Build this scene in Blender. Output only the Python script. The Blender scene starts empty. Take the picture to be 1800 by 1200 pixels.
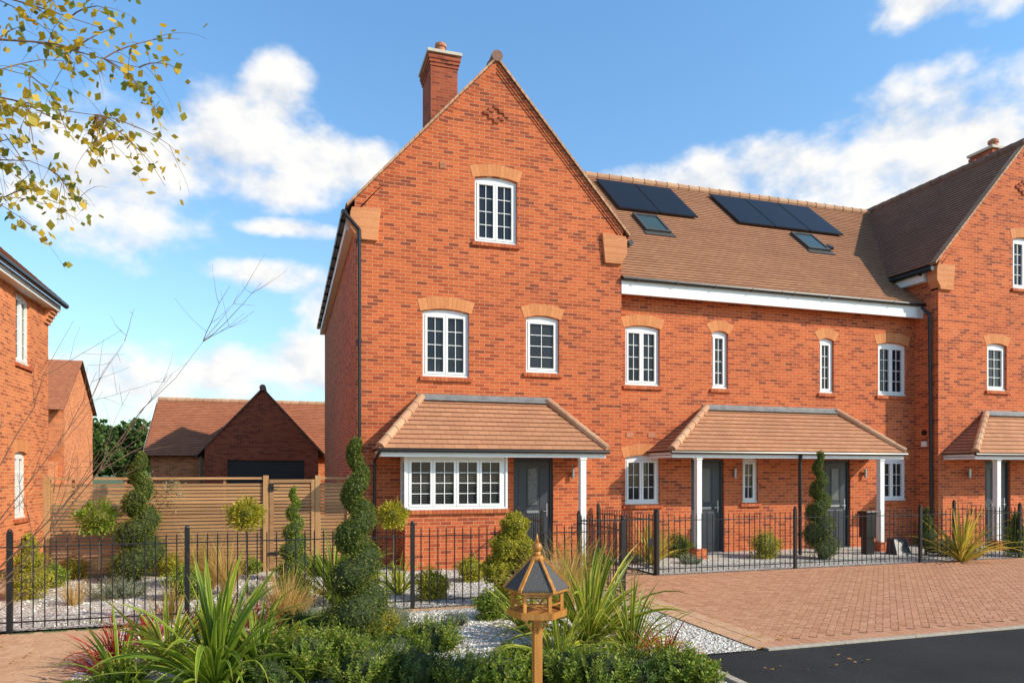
import bpy, bmesh, math, random
import numpy as np
from mathutils import Vector, Matrix
from mathutils.geometry import tessellate_polygon
rad=math.radians
SC=bpy.context.scene; COL=SC.collection
SC.view_settings.view_transform='Standard'; SC.view_settings.look='None'; SC.view_settings.exposure=0
random.seed(7)
SUN_AZ=128; SUN_EL=33   # azimuth clockwise from +Y
# ------------------------------------------------------------ materials
def newmat(name):
    m=bpy.data.materials.new(name); m.use_nodes=True
    nt=m.node_tree; b=nt.nodes['Principled BSDF']; return m,nt,b
def nd(nt,t,**k):
    n=nt.nodes.new(t)
    for a,v in k.items(): setattr(n,a,v)
    return n
def mth(nt,op,a,b=None,c=None):
    n=nt.nodes.new('ShaderNodeMath'); n.operation=op
    for i,v in enumerate((a,b,c)):
        if v is None: continue
        if isinstance(v,(int,float)): n.inputs[i].default_value=v
        else: nt.links.new(v,n.inputs[i])
    return n.outputs[0]
def mixc(nt,f,a,b,mode='MIX'):
    n=nt.nodes.new('ShaderNodeMix'); n.data_type='RGBA'; n.blend_type=mode
    for s,v in ((n.inputs[0],f),(n.inputs[6],a),(n.inputs[7],b)):
        if isinstance(v,(int,float)): s.default_value=v
        elif isinstance(v,tuple): s.default_value=(*v[:3],1)
        else: nt.links.new(v,s)
    return n.outputs[2]
def ramp(nt,f,stops,interp='LINEAR'):
    n=nt.nodes.new('ShaderNodeValToRGB'); n.color_ramp.interpolation=interp
    e=n.color_ramp.elements
    while len(e)<len(stops): e.new(.5)
    for i,(p,c) in enumerate(stops):
        e[i].position=p; e[i].color=(*c,1)
    nt.links.new(f,n.inputs[0]); return n.outputs[0]
def noise(nt,scale,detail=4,vec=None,rough=.55):
    n=nt.nodes.new('ShaderNodeTexNoise'); n.inputs['Scale'].default_value=scale
    n.inputs['Detail'].default_value=detail; n.inputs['Roughness'].default_value=rough
    if vec is None:
        g=nt.nodes.new('ShaderNodeNewGeometry'); vec=g.outputs['Position']
    nt.links.new(vec,n.inputs['Vector']); return n.outputs['Fac']
def bump(nt,h,b,strength=.3,dist=.01):
    n=nt.nodes.new('ShaderNodeBump'); n.inputs['Strength'].default_value=strength; n.inputs['Distance'].default_value=dist
    nt.links.new(h,n.inputs['Height']); nt.links.new(n.outputs[0],b.inputs['Normal'])
def brickmat(name,c1,c2,mortar,bw=.198,rh=.063,ms=.0045,seed=0.0,dark=(.15,.045,.03),dk=.5,bmp=.45):
    m,nt,b=newmat(name)
    g=nd(nt,'ShaderNodeNewGeometry'); s=nd(nt,'ShaderNodeSeparateXYZ'); nt.links.new(g.outputs['Position'],s.inputs[0])
    sn=nd(nt,'ShaderNodeSeparateXYZ'); nt.links.new(g.outputs['True Normal'],sn.inputs[0])
    isx=mth(nt,'GREATER_THAN',mth(nt,'ABSOLUTE',sn.outputs[0]),.7)
    u=mth(nt,'ADD',mth(nt,'MULTIPLY',s.outputs[0],mth(nt,'SUBTRACT',1,isx)),mth(nt,'MULTIPLY',s.outputs[1],isx))
    cb=nd(nt,'ShaderNodeCombineXYZ'); nt.links.new(mth(nt,'ADD',u,50+seed),cb.inputs[0]); nt.links.new(mth(nt,'ADD',s.outputs[2],3),cb.inputs[1])
    def bt(a,bb,mo,off=0):
        t=nd(nt,'ShaderNodeTexBrick'); t.inputs['Scale'].default_value=1; t.inputs['Brick Width'].default_value=bw
        t.inputs['Row Height'].default_value=rh; t.inputs['Mortar Size'].default_value=ms; t.inputs['Mortar Smooth'].default_value=.3
        t.inputs['Bias'].default_value=off
        t.inputs['Color1'].default_value=(*a,1); t.inputs['Color2'].default_value=(*bb,1); t.inputs['Mortar'].default_value=(*mo,1)
        nt.links.new(cb.outputs[0],t.inputs['Vector']); return t
    k=bt((0,0,0),(1,1,1),(0,0,0))
    lp=lambda a,c,f:tuple(x*(1-f)+y*f for x,y in zip(a,c))
    hot=tuple(min(1,x*1.07) for x in c1)
    tone=ramp(nt,k.outputs['Color'],[(.0,hot),(.35,c1),(.62,lp(c1,c2,.5)),(.86,c2),(.96,lp(c2,dark,dk))])
    col=mixc(nt,k.outputs['Fac'],tone,mortar)
    n1=noise(nt,.6,2); n2=noise(nt,35,3)
    col=mixc(nt,1,col,ramp(nt,n1,[(.3,(.93,.90,.90)),(.7,(1.07,1.05,1.02))]),'MULTIPLY')
    col=mixc(nt,1,col,ramp(nt,n2,[(.3,(.86,.86,.86)),(.7,(1.12,1.12,1.12))]),'MULTIPLY')
    n3=noise(nt,1.7,4)
    col=mixc(nt,mth(nt,'MULTIPLY',mth(nt,'MAXIMUM',mth(nt,'SUBTRACT',n3,.66),0),1.0),col,(.7,.50,.38))
    nt.links.new(col,b.inputs['Base Color']); b.inputs['Roughness'].default_value=.9; b.inputs['Specular IOR Level'].default_value=.25
    if bmp: bump(nt,mth(nt,'ADD',mth(nt,'SUBTRACT',1,k.outputs['Fac']),mth(nt,'MULTIPLY',n2,.5)),b,bmp,.005)
    return m
def plain(name,c,rough=.6,var=.12,nscale=12,bmp=0,metal=0,spec=None,scale2=None):
    m,nt,b=newmat(name)
    n=noise(nt,nscale,4)
    lo=tuple(x*(1-var) for x in c); hi=tuple(min(1,x*(1+var)) for x in c)
    nt.links.new(ramp(nt,n,[(.3,lo),(.7,hi)]),b.inputs['Base Color'])
    b.inputs['Roughness'].default_value=rough; b.inputs['Metallic'].default_value=metal
    if spec is not None: b.inputs['Specular IOR Level'].default_value=spec
    if bmp: bump(nt,n,b,bmp,.01)
    return m
def islandmat(name,cols,rough=.8,nscale=20,bmp=.3,trans=0,spec=.3):
    m,nt,b=newmat(name)
    g=nd(nt,'ShaderNodeNewGeometry')
    k=len(cols); stops=[((i+.5)/k,c) for i,c in enumerate(cols)]
    c=ramp(nt,g.outputs['Random Per Island'],stops)
    if bmp:
        n=noise(nt,nscale,3)
        c=mixc(nt,1,c,ramp(nt,n,[(.3,(.8,.8,.8)),(.7,(1.16,1.16,1.16))]),'MULTIPLY'); bump(nt,n,b,bmp,.004)
    nt.links.new(c,b.inputs['Base Color']); b.inputs['Roughness'].default_value=rough
    b.inputs['Specular IOR Level'].default_value=spec
    if trans:
        t=nd(nt,'ShaderNodeBsdfTranslucent'); nt.links.new(mixc(nt,1,c,(1.35,1.35,.7),'MULTIPLY'),t.inputs[0])
        mx=nd(nt,'ShaderNodeMixShader'); mx.inputs[0].default_value=trans
        nt.links.new(b.outputs[0],mx.inputs[1]); nt.links.new(t.outputs[0],mx.inputs[2])
        nt.links.new(mx.outputs[0],nt.nodes['Material Output'].inputs[0])
    return m
def tilemat(name,c1,c2,gauge,bw=.17,dark=(.16,.075,.045)):
    m,nt,b=newmat(name)
    uv=nd(nt,'ShaderNodeUVMap')
    t=nd(nt,'ShaderNodeTexBrick'); t.inputs['Scale'].default_value=1; t.inputs['Brick Width'].default_value=bw
    t.inputs['Row Height'].default_value=gauge; t.inputs['Mortar Size'].default_value=.003; t.inputs['Mortar Smooth'].default_value=.1
    t.inputs['Color1'].default_value=(*c1,1); t.inputs['Color2'].default_value=(*c2,1); t.inputs['Mortar'].default_value=(*dark,1)
    nt.links.new(uv.outputs[0],t.inputs['Vector'])
    n1=noise(nt,.8,3); n2=noise(nt,40,3)
    col=mixc(nt,1,t.outputs['Color'],ramp(nt,n1,[(.3,(.93,.92,.91)),(.7,(1.06,1.05,1.03))]),'MULTIPLY')
    col=mixc(nt,1,col,ramp(nt,n2,[(.3,(.93,.93,.93)),(.7,(1.06,1.06,1.06))]),'MULTIPLY')
    nt.links.new(col,b.inputs['Base Color']); b.inputs['Roughness'].default_value=.88; b.inputs['Specular IOR Level'].default_value=.2
    bump(nt,mth(nt,'SUBTRACT',1,t.outputs['Fac']),b,.3,.003)
    return m
BRICK=brickmat('red_brick',(.55,.128,.042),(.37,.074,.028),(.57,.36,.21))
BRICK_L=brickmat('sun_lightened_brick',(.64,.20,.07),(.46,.12,.045),(.62,.42,.26),seed=5,bmp=0,dk=.3)  # sunlight put into the colour: lighter copy of the red brick
BRICK_DK=brickmat('deep_red_brick',(.38,.09,.04),(.25,.05,.026),(.32,.19,.12),seed=3)
ORANGE=islandmat('rubbed_orange_brick',[(.64,.25,.095),(.68,.28,.11),(.60,.23,.085)],.85,60,.3)
CORBEL=brickmat('orange_corbel_brick',(.64,.27,.12),(.58,.23,.10),(.56,.30,.15),bw=.5,rh=.034,ms=.0025,dark=(.5,.2,.1),dk=.2)
SILL=islandmat('brick_sill',[(.48,.12,.045),(.42,.10,.04),(.54,.16,.06)],.85,60,.3)
TILE=tilemat('brown_clay_tile',(.41,.205,.115),(.355,.17,.095),.12)
TILE_C=tilemat('canopy_clay_tile',(.48,.235,.13),(.415,.195,.108),.125,.2)
TILE_D=tilemat('shade_darkened_tile',(.36,.175,.11),(.30,.14,.09),.12)  # brown tile darkened in colour to stand for the wing slope's shade
TILE_R=tilemat('red_clay_tile',(.46,.17,.085),(.37,.13,.07),.12)
RIDGE=islandmat('ridge_tile_clay',[(.50,.28,.16),(.44,.24,.14),(.54,.32,.19)],.8,30,.3)
RIDGE_D=islandmat('dark_ridge_tile',[(.26,.14,.10),(.22,.12,.085)],.8,30,.3)
WHITE=plain('white_upvc',(.82,.82,.80),.35,.03,6)
WHITEP=plain('white_painted_board',(.80,.80,.77),.5,.04,4)
BLACK=plain('black_plastic',(.012,.012,.013),.35,.2,10)
IRON=plain('black_iron',(.010,.010,.010),.45,.3,30)
DOOR=plain('anthracite_door',(.040,.046,.056),.4,.1,8)
GDOOR=plain('black_garage_door',(.015,.016,.018),.5)
LEAD=plain('lead_flashing',(.17,.17,.17),.7,.25,7,.2)
STONE=plain('pale_stone',(.55,.50,.40),.8,.12,10,.2)
STEEL=plain('brushed_steel',(.4,.4,.4),.35,.1,20,0,.9)
POT=plain('clay_pot',(.48,.19,.10),.8,.15,20)
TRUNK=plain('dark_bark',(.10,.07,.05),.9,.3,40,.5)
TWIG=plain('reddish_twig',(.16,.085,.055),.8,.3,20)
SKYF=plain('skylight_frame_grey',(.07,.068,.065),.5)
SKYG=plain('skylight_glass',(.05,.08,.08),.05,.1)
PATG=plain('patterned_door_glass',(.12,.125,.12),.15,.6,55,.6)
def birchbark():
    m,nt,b=newmat('birch_bark'); n=noise(nt,9,5)
    nt.links.new(ramp(nt,n,[(.38,(.05,.04,.035)),(.5,(.45,.42,.38)),(.7,(.7,.67,.62))]),b.inputs['Base Color']); b.inputs['Roughness'].default_value=.8; return m
BIRCH=birchbark()
def woodmat(name,a,bb,axis=0,rough=.6):
    m,nt,b=newmat(name); g=nd(nt,'ShaderNodeNewGeometry')
    mp=nd(nt,'ShaderNodeMapping'); sc=[30,30,30]; sc[axis]=1.5; mp.inputs['Scale'].default_value=sc
    nt.links.new(g.outputs['Position'],mp.inputs[0]); n=noise(nt,1,4,mp.outputs[0])
    c=ramp(nt,n,[(.3,a),(.7,bb)])
    c=mixc(nt,1,c,ramp(nt,g.outputs['Random Per Island'],[(0,(.75,.72,.68)),(1,(1.18,1.14,1.1))]),'MULTIPLY')
    nt.links.new(c,b.inputs['Base Color']); b.inputs['Roughness'].default_value=rough; bump(nt,n,b,.3,.003); return m
FENCEW=woodmat('tan_fence_timber',(.33,.17,.07),(.47,.265,.12))
POSTW=woodmat('fence_post_timber',(.42,.22,.085),(.54,.32,.14),2)
OAK=woodmat('varnished_oak',(.38,.15,.025),(.57,.26,.052),2,.4)
FELT=plain('slate_grey_felt',(.082,.078,.076),.9,.3,90,.5)
def glassmat(name,blind):
    m,nt,b=newmat(name); g=nd(nt,'ShaderNodeNewGeometry'); s=nd(nt,'ShaderNodeSeparateXYZ'); nt.links.new(g.outputs['Position'],s.inputs[0])
    n=noise(nt,1.6,2)
    base=ramp(nt,n,[(.35,(.008,.009,.012)),(.7,(.025,.028,.032))])
    if blind:
        fr=mth(nt,'FRACT',mth(nt,'MULTIPLY',s.outputs[2],24))
        base=mixc(nt,mth(nt,'MULTIPLY',mth(nt,'GREATER_THAN',fr,.72),blind),base,(.22,.19,.15))
    nt.links.new(base,b.inputs['Base Color']); b.inputs['Roughness'].default_value=.03; b.inputs['IOR'].default_value=1.45
    b.inputs['Specular IOR Level'].default_value=.4
    bump(nt,noise(nt,2.2,1),b,.08,.02)
    return m
GLASS=glassmat('window_glass',0); GLASSB=glassmat('window_glass_with_blind',.25)
def pvmat():
    m,nt,b=newmat('solar_cell'); uv=nd(nt,'ShaderNodeNewGeometry')
    t=nd(nt,'ShaderNodeTexBrick'); t.offset=0; t.inputs['Scale'].default_value=1; t.inputs['Brick Width'].default_value=.16; t.inputs['Row Height'].default_value=.12
    t.inputs['Mortar Size'].default_value=.003
    t.inputs['Color1'].default_value=(.012,.014,.02,1); t.inputs['Color2'].default_value=(.014,.016,.022,1); t.inputs['Mortar'].default_value=(.022,.022,.028,1)
    nt.links.new(uv.outputs['Position'],t.inputs['Vector']); nt.links.new(t.outputs[0],b.inputs['Base Color'])
    b.inputs['Roughness'].default_value=.35; b.inputs['Specular IOR Level'].default_value=.22; return m
PV=pvmat(); PVF=plain('black_aluminium',(.02,.02,.022),.4,.1)
def gravelmat():
    m,nt,b=newmat('white_gravel'); g=nd(nt,'ShaderNodeNewGeometry')
    v=nd(nt,'ShaderNodeTexVoronoi'); v.inputs['Scale'].default_value=36; nt.links.new(g.outputs['Position'],v.inputs['Vector'])
    s=nd(nt,'ShaderNodeSeparateColor'); nt.links.new(v.outputs['Color'],s.inputs[0])
    c=ramp(nt,s.outputs[0],[(0,(.26,.24,.21)),(.2,(.56,.52,.46)),(.6,(.78,.74,.67)),(1,(.90,.86,.80))])
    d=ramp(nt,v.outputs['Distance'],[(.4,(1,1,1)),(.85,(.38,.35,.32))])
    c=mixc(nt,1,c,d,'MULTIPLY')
    n=noise(nt,1.6,4); c=mixc(nt,mth(nt,'MULTIPLY',mth(nt,'MAXIMUM',mth(nt,'SUBTRACT',n,.56),0),2),c,(.28,.21,.13))
    nt.links.new(c,b.inputs['Base Color']); b.inputs['Roughness'].default_value=.9; b.inputs['Specular IOR Level'].default_value=.15
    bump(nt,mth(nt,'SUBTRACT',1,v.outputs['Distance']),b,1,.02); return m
GRAVEL=gravelmat()
STONES=islandmat('gravel_chips',[(.62,.58,.52),(.8,.76,.69),(.88,.85,.79),(.40,.37,.33)],.8,80,0)
PAVER=islandmat('red_block_paver',[(.50,.25,.14),(.54,.275,.16),(.56,.30,.18),(.45,.21,.12),(.52,.26,.15)],.9,45,.3,0,.2)
PAVER2=islandmat('buff_clay_paver',[(.56,.33,.19),(.60,.37,.22),(.51,.28,.16),(.57,.35,.21)],.9,45,.3,0,.2)
JOINT=plain('jointing_sand',(.40,.25,.15),.95,.2,30)
def asphalt():
    m,nt,b=newmat('asphalt'); n=noise(nt,160,3); n2=noise(nt,1.2,4)
    c=mixc(nt,1,ramp(nt,n,[(.3,(.016,.016,.017)),(.72,(.048,.048,.05))]),ramp(nt,n2,[(.3,(.82,.82,.82)),(.7,(1.18,1.18,1.18))]),'MULTIPLY')
    nt.links.new(c,b.inputs['Base Color']); b.inputs['Roughness'].default_value=.95; b.inputs['Specular IOR Level'].default_value=.15; bump(nt,n,b,.6,.006); return m
ASPH=asphalt()
KERB=plain('concrete_kerb',(.40,.34,.27),.9,.15,15,.3)
GRASS=plain('grass_ground',(.07,.11,.03),.95,.35,5,.4)
YEW=islandmat('yew_leaf',[(.055,.085,.012),(.10,.14,.02),(.15,.19,.026),(.07,.10,.016),(.25,.25,.04)],.6,8,0,.28)
YEWDK=plain('foliage_core_shade',(.035,.05,.012),.9,.3)  # solid core inside the leaves, its dark colour painting the inner shade
GOLDDK=plain('golden_core_shade',(.13,.13,.02),.9,.3)  # golden leaf colour darkened as painted shade on the solid cores
BOX=islandmat('box_leaf',[(.11,.18,.018),(.18,.27,.028),(.27,.35,.042),(.13,.19,.02),(.38,.40,.06)],.5,8,0,.38)
BOXD=islandmat('deep_green_leaf',[(.05,.10,.016),(.09,.15,.024),(.14,.21,.035),(.06,.11,.018)],.45,8,0,.33)
GOLD=islandmat('golden_leaf',[(.28,.27,.025),(.44,.40,.04),(.55,.46,.05),(.22,.23,.025)],.6,8,0,.35)
SILV=islandmat('silver_leaf',[(.22,.26,.17),(.33,.36,.25),(.17,.20,.12)],.7,8,0,.25)
STRAW=islandmat('straw_grass',[(.52,.34,.11),(.62,.44,.17),(.38,.30,.07),(.56,.31,.12)],.7,8,0,.35)
RED=islandmat('red_cordyline',[(.40,.04,.025),(.55,.10,.045),(.24,.03,.025)],.5,8,0,.3)
BLEAF=islandmat('autumn_birch_leaf',[(.16,.21,.03),(.62,.42,.03),(.30,.30,.04),(.72,.46,.04),(.14,.17,.03),(.55,.40,.05)],.5,8,0,.4)
OAKL=islandmat('tree_leaf',[(.04,.07,.014),(.07,.12,.022),(.10,.16,.03)],.7,1,0,.2)
DEADL=islandmat('fallen_leaf',[(.45,.28,.06),(.35,.16,.05),(.55,.38,.08)],.7,1,0,.2)
def phorm(name,mid,edge,w=.30):
    m,nt,b=newmat(name); uv=nd(nt,'ShaderNodeUVMap'); s=nd(nt,'ShaderNodeSeparateXYZ'); nt.links.new(uv.outputs[0],s.inputs[0])
    f=mth(nt,'GREATER_THAN',mth(nt,'ABSOLUTE',mth(nt,'SUBTRACT',s.outputs[0],.5)),w)
    g=nd(nt,'ShaderNodeNewGeometry')
    c=mixc(nt,f,mid,edge); c=mixc(nt,1,c,ramp(nt,g.outputs['Random Per Island'],[(0,(.5,.6,.5)),(1,(1.35,1.25,1.1))]),'MULTIPLY')
    c=mixc(nt,mth(nt,'MULTIPLY',mth(nt,'MAXIMUM',mth(nt,'SUBTRACT',s.outputs[1],.85),0),4),c,(.40,.22,.07))
    nt.links.new(c,b.inputs['Base Color']); b.inputs['Roughness'].default_value=.45; b.inputs['Specular IOR Level'].default_value=.3
    t=nd(nt,'ShaderNodeBsdfTranslucent'); nt.links.new(c,t.inputs[0]); mx=nd(nt,'ShaderNodeMixShader'); mx.inputs[0].default_value=.35
    nt.links.new(b.outputs[0],mx.inputs[1]); nt.links.new(t.outputs[0],mx.inputs[2]); nt.links.new(mx.outputs[0],nt.nodes['Material Output'].inputs[0]); return m
PHORM=phorm('flax_leaf',(.20,.28,.025),(.62,.55,.10)); PHORMG=phorm('green_flax_leaf',(.16,.25,.022),(.38,.44,.06),.34)
PHORMY=phorm('golden_flax_leaf',(.64,.48,.09),(.26,.28,.04),.36)
# ------------------------------------------------------------ mesh builder
class M:
    def __init__(s,T=None): s.v=[]; s.f=[]; s.uv=[]; s.T=T
    def add(s,vs,fs,uvs=None):
        o=len(s.v)
        for p in vs: s.v.append(tuple(s.T(*p)) if s.T else tuple(p))
        for i,f in enumerate(fs):
            s.f.append([o+k for k in f])
            s.uv.append(uvs[i] if uvs else [(0,0)]*len(f))
        return s
    def box(s,a0,a1,b0,b1,c0,c1):
        vs=[(a,b,c) for a in (a0,a1) for b in (b0,b1) for c in (c0,c1)]
        return s.add(vs,[(0,1,3,2),(4,6,7,5),(0,4,5,1),(2,3,7,6),(0,2,6,4),(1,5,7,3)])
    def prism(s,poly,d0,d1):
        n=len(poly); vs=[(p[0],d0,p[1]) for p in poly]+[(p[0],d1,p[1]) for p in poly]
        fs=[tuple(range(n)),tuple(range(2*n-1,n-1,-1))]+[(i,i+n,(i+1)%n+n,(i+1)%n) for i in range(n)]
        return s.add(vs,fs)
    def quad(s,*p,uv=None): return s.add(p,[tuple(range(len(p)))],[uv] if uv else None)
    def cyl(s,a,b,r0,r1=None,n=10,cap=True):
        r1=r0 if r1 is None else r1; a=Vector(a); b=Vector(b); d=(b-a).normalized()
        x=d.orthogonal().normalized(); y=d.cross(x)
        vs=[tuple(a+(x*math.cos(t)+y*math.sin(t))*r0) for t in [2*math.pi*i/n for i in range(n)]]
        vs+=[tuple(b+(x*math.cos(t)+y*math.sin(t))*r1) for t in [2*math.pi*i/n for i in range(n)]]
        fs=[(i,(i+1)%n,(i+1)%n+n,i+n) for i in range(n)]
        if cap: fs+=[tuple(range(n-1,-1,-1)),tuple(range(n,2*n))]
        return s.add(vs,fs)
    def tube(s,pts,rs,n=6):
        vs=[];k=len(pts)
        for i,p in enumerate(pts):
            p=Vector(p); d=(Vector(pts[min(i+1,k-1)])-Vector(pts[max(i-1,0)])).normalized()
            x=d.cross(Vector((.3,.5,.81))).normalized(); y=d.cross(x)
            for j in range(n):
                t=2*math.pi*j/n; vs.append(tuple(p+(x*math.cos(t)+y*math.sin(t))*rs[i]))
        fs=[(i*n+j,i*n+(j+1)%n,(i+1)*n+(j+1)%n,(i+1)*n+j) for i in range(k-1) for j in range(n)]
        fs+=[tuple(range(n-1,-1,-1)),tuple(range((k-1)*n,k*n))]
        return s.add(vs,fs)
    def sphere(s,c,r,n=10,m=7,sq=(1,1,1)):
        vs=[];fs=[]
        for i in range(m+1):
            ph=math.pi*i/m
            for j in range(n):
                t=2*math.pi*j/n; vs.append((c[0]+r*sq[0]*math.sin(ph)*math.cos(t),c[1]+r*sq[1]*math.sin(ph)*math.sin(t),c[2]+r*sq[2]*math.cos(ph)))
        for i in range(m):
            for j in range(n): fs.append((i*n+j,i*n+(j+1)%n,(i+1)*n+(j+1)%n,(i+1)*n+j))
        return s.add(vs,fs)
    def obj(s,name,mat,parent=None,label=None,world=True,smooth=False,bevel=0):
        me=bpy.data.meshes.new(name); me.from_pydata(s.v,[],s.f)
        uvl=me.uv_layers.new(name='UVMap'); flat=[c for f in s.uv for p in f for c in p]
        uvl.data.foreach_set('uv',flat)
        me.materials.append(mat)
        if smooth: me.polygons.foreach_set('use_smooth',[True]*len(me.polygons))
        me.update()
        o=bpy.data.objects.new(name,me); COL.objects.link(o)
        if bevel:
            bm=o.modifiers.new('bevel','BEVEL'); bm.width=bevel; bm.segments=2; bm.limit_method='ANGLE'
        if parent:
            o.parent=parent
            if world: o.matrix_parent_inverse=Matrix.Translation(-base_of(parent))
        if label: o['label']=label
        return o
def weld(o):
    bm=bmesh.new(); bm.from_mesh(o.data); bmesh.ops.remove_doubles(bm,verts=bm.verts,dist=.0005); bm.to_mesh(o.data); bm.free()
BASE={}
def base_of(o): return BASE.get(o.name,Vector((0,0,0)))
def thing(name,label,cat,loc=(0,0,0),group=None):
    e=bpy.data.objects.new(name,None); e.location=loc; e.empty_display_size=.2; COL.objects.link(e)
    BASE[e.name]=Vector(loc); e['label']=label; e['category']=cat
    if group: e['group']=group
    return e
def tag(o,label,cat,group=None):
    o['label']=label; o['category']=cat
    if group: o['group']=group
    return o
# ------------------------------------------------------------ building helpers
def TY(Y): return lambda a,d,z:(a,Y+d,z)
def TXp(X): return lambda a,d,z:(X-d,a,z)
def TXn(X): return lambda a,d,z:(X+d,a,z)
def arc_pts(x0,x1,z1,h,n=10):
    w=x1-x0; R=(w*w/4+h*h)/(2*h); xc=(x0+x1)/2; zc=z1+h-R; th=math.asin(w/2/R)
    return [(xc+R*math.sin(th-2*th*i/n),zc+R*math.cos(th-2*th*i/n)) for i in range(n+1)],R,xc,zc,th
def hole(x0,x1,z0,z1,h): 
    if h<=0: return [(x0,z0),(x1,z0),(x1,z1),(x0,z1)]
    return [(x0,z0),(x1,z0)]+arc_pts(x0,x1,z1,h)[0]
def wall_mesh(m,outer,holes,depth=.14):
    polys=[[Vector((p[0],p[1],0)) for p in outer]]+[[Vector((p[0],p[1],0)) for p in h] for h in holes]
    flat=[p for q in polys for p in q]
    fs=[tuple(t) for t in tessellate_polygon(polys)]; vs=[(p.x,0,p.y) for p in flat]; k=len(outer)
    for h in holes:
        n=len(h); b=len(vs); vs+=[(p[0],depth,p[1]) for p in h]
        fs+=[(k+i,k+(i+1)%n,b+(i+1)%n,b+i) for i in range(n)]; k+=n
    m.add(vs,fs)
def window(parent,T,x0,x1,z0,z1,lights=2,rows=4,cols=2,rise=.05,glass=None,sill=True,arch=True,setb=.06):
    glass=glass or GLASS
    f=M(T); t=.052; d0,d1=setb,setb+.06
    f.box(x0,x0+t,d0,d1,z0,z1); f.box(x1-t,x1,d0,d1,z0,z1); f.box(x0+t,x1-t,d0,d1,z0,z0+t)
    if rise>0:
        a=arc_pts(x0+.002,x1-.002,z1-.001,rise-.002)[0]; f.prism([(x0+.002,z1-t),(x1-.002,z1-t)]+a,d0-.002,d1)
    else: f.box(x0+t,x1-t,d0,d1,z1-t,z1)
    f.box(x0-.0,x1+.0,d0-.03,d0-.003,z0,z0+.03)
    w=(x1-x0-2*t)/lights
    for i in range(lights):
        a0=x0+t+i*w; a1=a0+w; c=.044; g=.003
        f.box(a0+g,a0+c,d0-.012,d1-.01,z0+t+g,z1-t-g); f.box(a1-c,a1-g,d0-.012,d1-.01,z0+t+g,z1-t-g)
        f.box(a0+c,a1-c,d0-.012,d1-.01,z0+t+g,z0+t+c); f.box(a0+c,a1-c,d0-.012,d1-.01,z1-t-c,z1-t-g)
        b0,b1,e0,e1=a0+c,a1-c,z0+t+c,z1-t-c
        for k in range(1,cols): xx=b0+(b1-b0)*k/cols; f.box(xx-.006,xx+.006,d0+.012,d0+.028,e0,e1)
        for k in range(1,rows): zz=e0+(e1-e0)*k/rows; f.box(b0,b1,d0+.014,d0+.026,zz-.006,zz+.006)
    fr=f.obj('window',WHITE,parent)
    g=M(T)
    for i in range(lights):
        a0=x0+t+i*w; e=.0015*math.sin(i*2.3+x0*7); e2=.0015*math.cos(i*1.7+z0*5)
        g.quad((a0,d0+.031+e,z0+t),(a0+w,d0+.031-e,z0+t),(a0+w,d0+.031-e+e2,z1-t),(a0,d0+.031+e+e2,z1-t))
    g=g.obj('glass',glass,fr,world=False)
    if sill:
        s=M(T); n=max(3,int((x1-x0+.12)/.075)); ww=(x1-x0+.12)/n
        for i in range(n):
            a=x0-.06+i*ww; s.add([(a+.003,-.045,z0-.085),(a+ww-.003,-.045,z0-.085),(a+ww-.003,.03,z0-.085),(a+.003,.03,z0-.085),(a+.003,-.045,z0-.022),(a+ww-.003,-.045,z0-.022),(a+ww-.003,.06,z0-.002),(a+.003,.06,z0-.002)],[(0,1,5,4),(4,5,6,7),(0,4,7,3),(1,2,6,5),(0,3,2,1)])
        s.box(x0-.055,x1+.055,-.038,.02,z0-.08,z0-.03)
        s.obj('sill',SILL,fr,world=False)
    if arch:
        s=M(T); _,R,xc,zc,th=arc_pts(x0,x1,z1,rise if rise>0 else .05); n=max(5,int((x1-x0)/.066)); th2=th*1.1
        for i in range(n):
            q0=-th2+2*th2*i/n+.0016/R; q1=-th2+2*th2*(i+1)/n-.0016/R
            s.prism([(xc+r*math.sin(q),zc+r*math.cos(q)) for r,q in ((R+.004,q0),(R+.225,q0),(R+.225,q1),(R+.004,q1))],-.006,.02)
        s.prism([(xc+r*math.sin(a*th2),zc+r*math.cos(a*th2)) for r,seq in ((R+.006,[k/6 for k in range(-6,7)]),(R+.222,[k/6 for k in range(6,-7,-1)])) for a in seq],-.003,.018)
        s.obj('brick_arch',ORANGE,fr,world=False)
    return fr
def door(parent,Y,x0,x1,z1=1.98):
    T=TY(Y); f=M(T); f.box(x0,x0+.05,.05,.12,0.03,z1); f.box(x1-.05,x1,.05,.12,.03,z1); f.box(x0+.05,x1-.05,.05,.12,z1-.05,z1)
    f.box(x0,x1,-.02,.12,.0,.03)
    d=f.obj('door',DOOR,parent)
    l=M(T); a0,a1=x0+.053,x1-.053; l.box(a0,a1,.075,.115,.033,z1-.053); cx=(a0+a1)/2
    for (p,q,r,s) in ((a0+.09,cx-.03,.2,.85),(cx+.03,a1-.09,.2,.85),(a0+.07,cx-.15,1.0,z1-.2),(cx+.15,a1-.07,1.0,z1-.2)):
        if q>p: l.box(p,q,.067,.0745,r,s)
    l.box(cx-.12,cx+.12,.065,.0745,1.05,z1-.17)
    l.obj('leaf',DOOR,d,world=False,bevel=.004)
    g=M(T); g.box(cx-.09,cx+.09,.060,.064,1.08,z1-.2); g.obj('glass',PATG,d,world=False)
    h=M(T); h.box(cx-.12,cx+.12,.055,.0665,.92,.97); h.cyl((a1-.06,.03,.95),(a1-.06,.07,.95),.012); h.box(a1-.075,a1-.045,.062,.0745,.85,1.1); h.cyl((a1-.06,.035,.95),(a1-.16,.035,.95),.01)
    h.obj('handle',STEEL,d,world=False)
    return d
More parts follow.
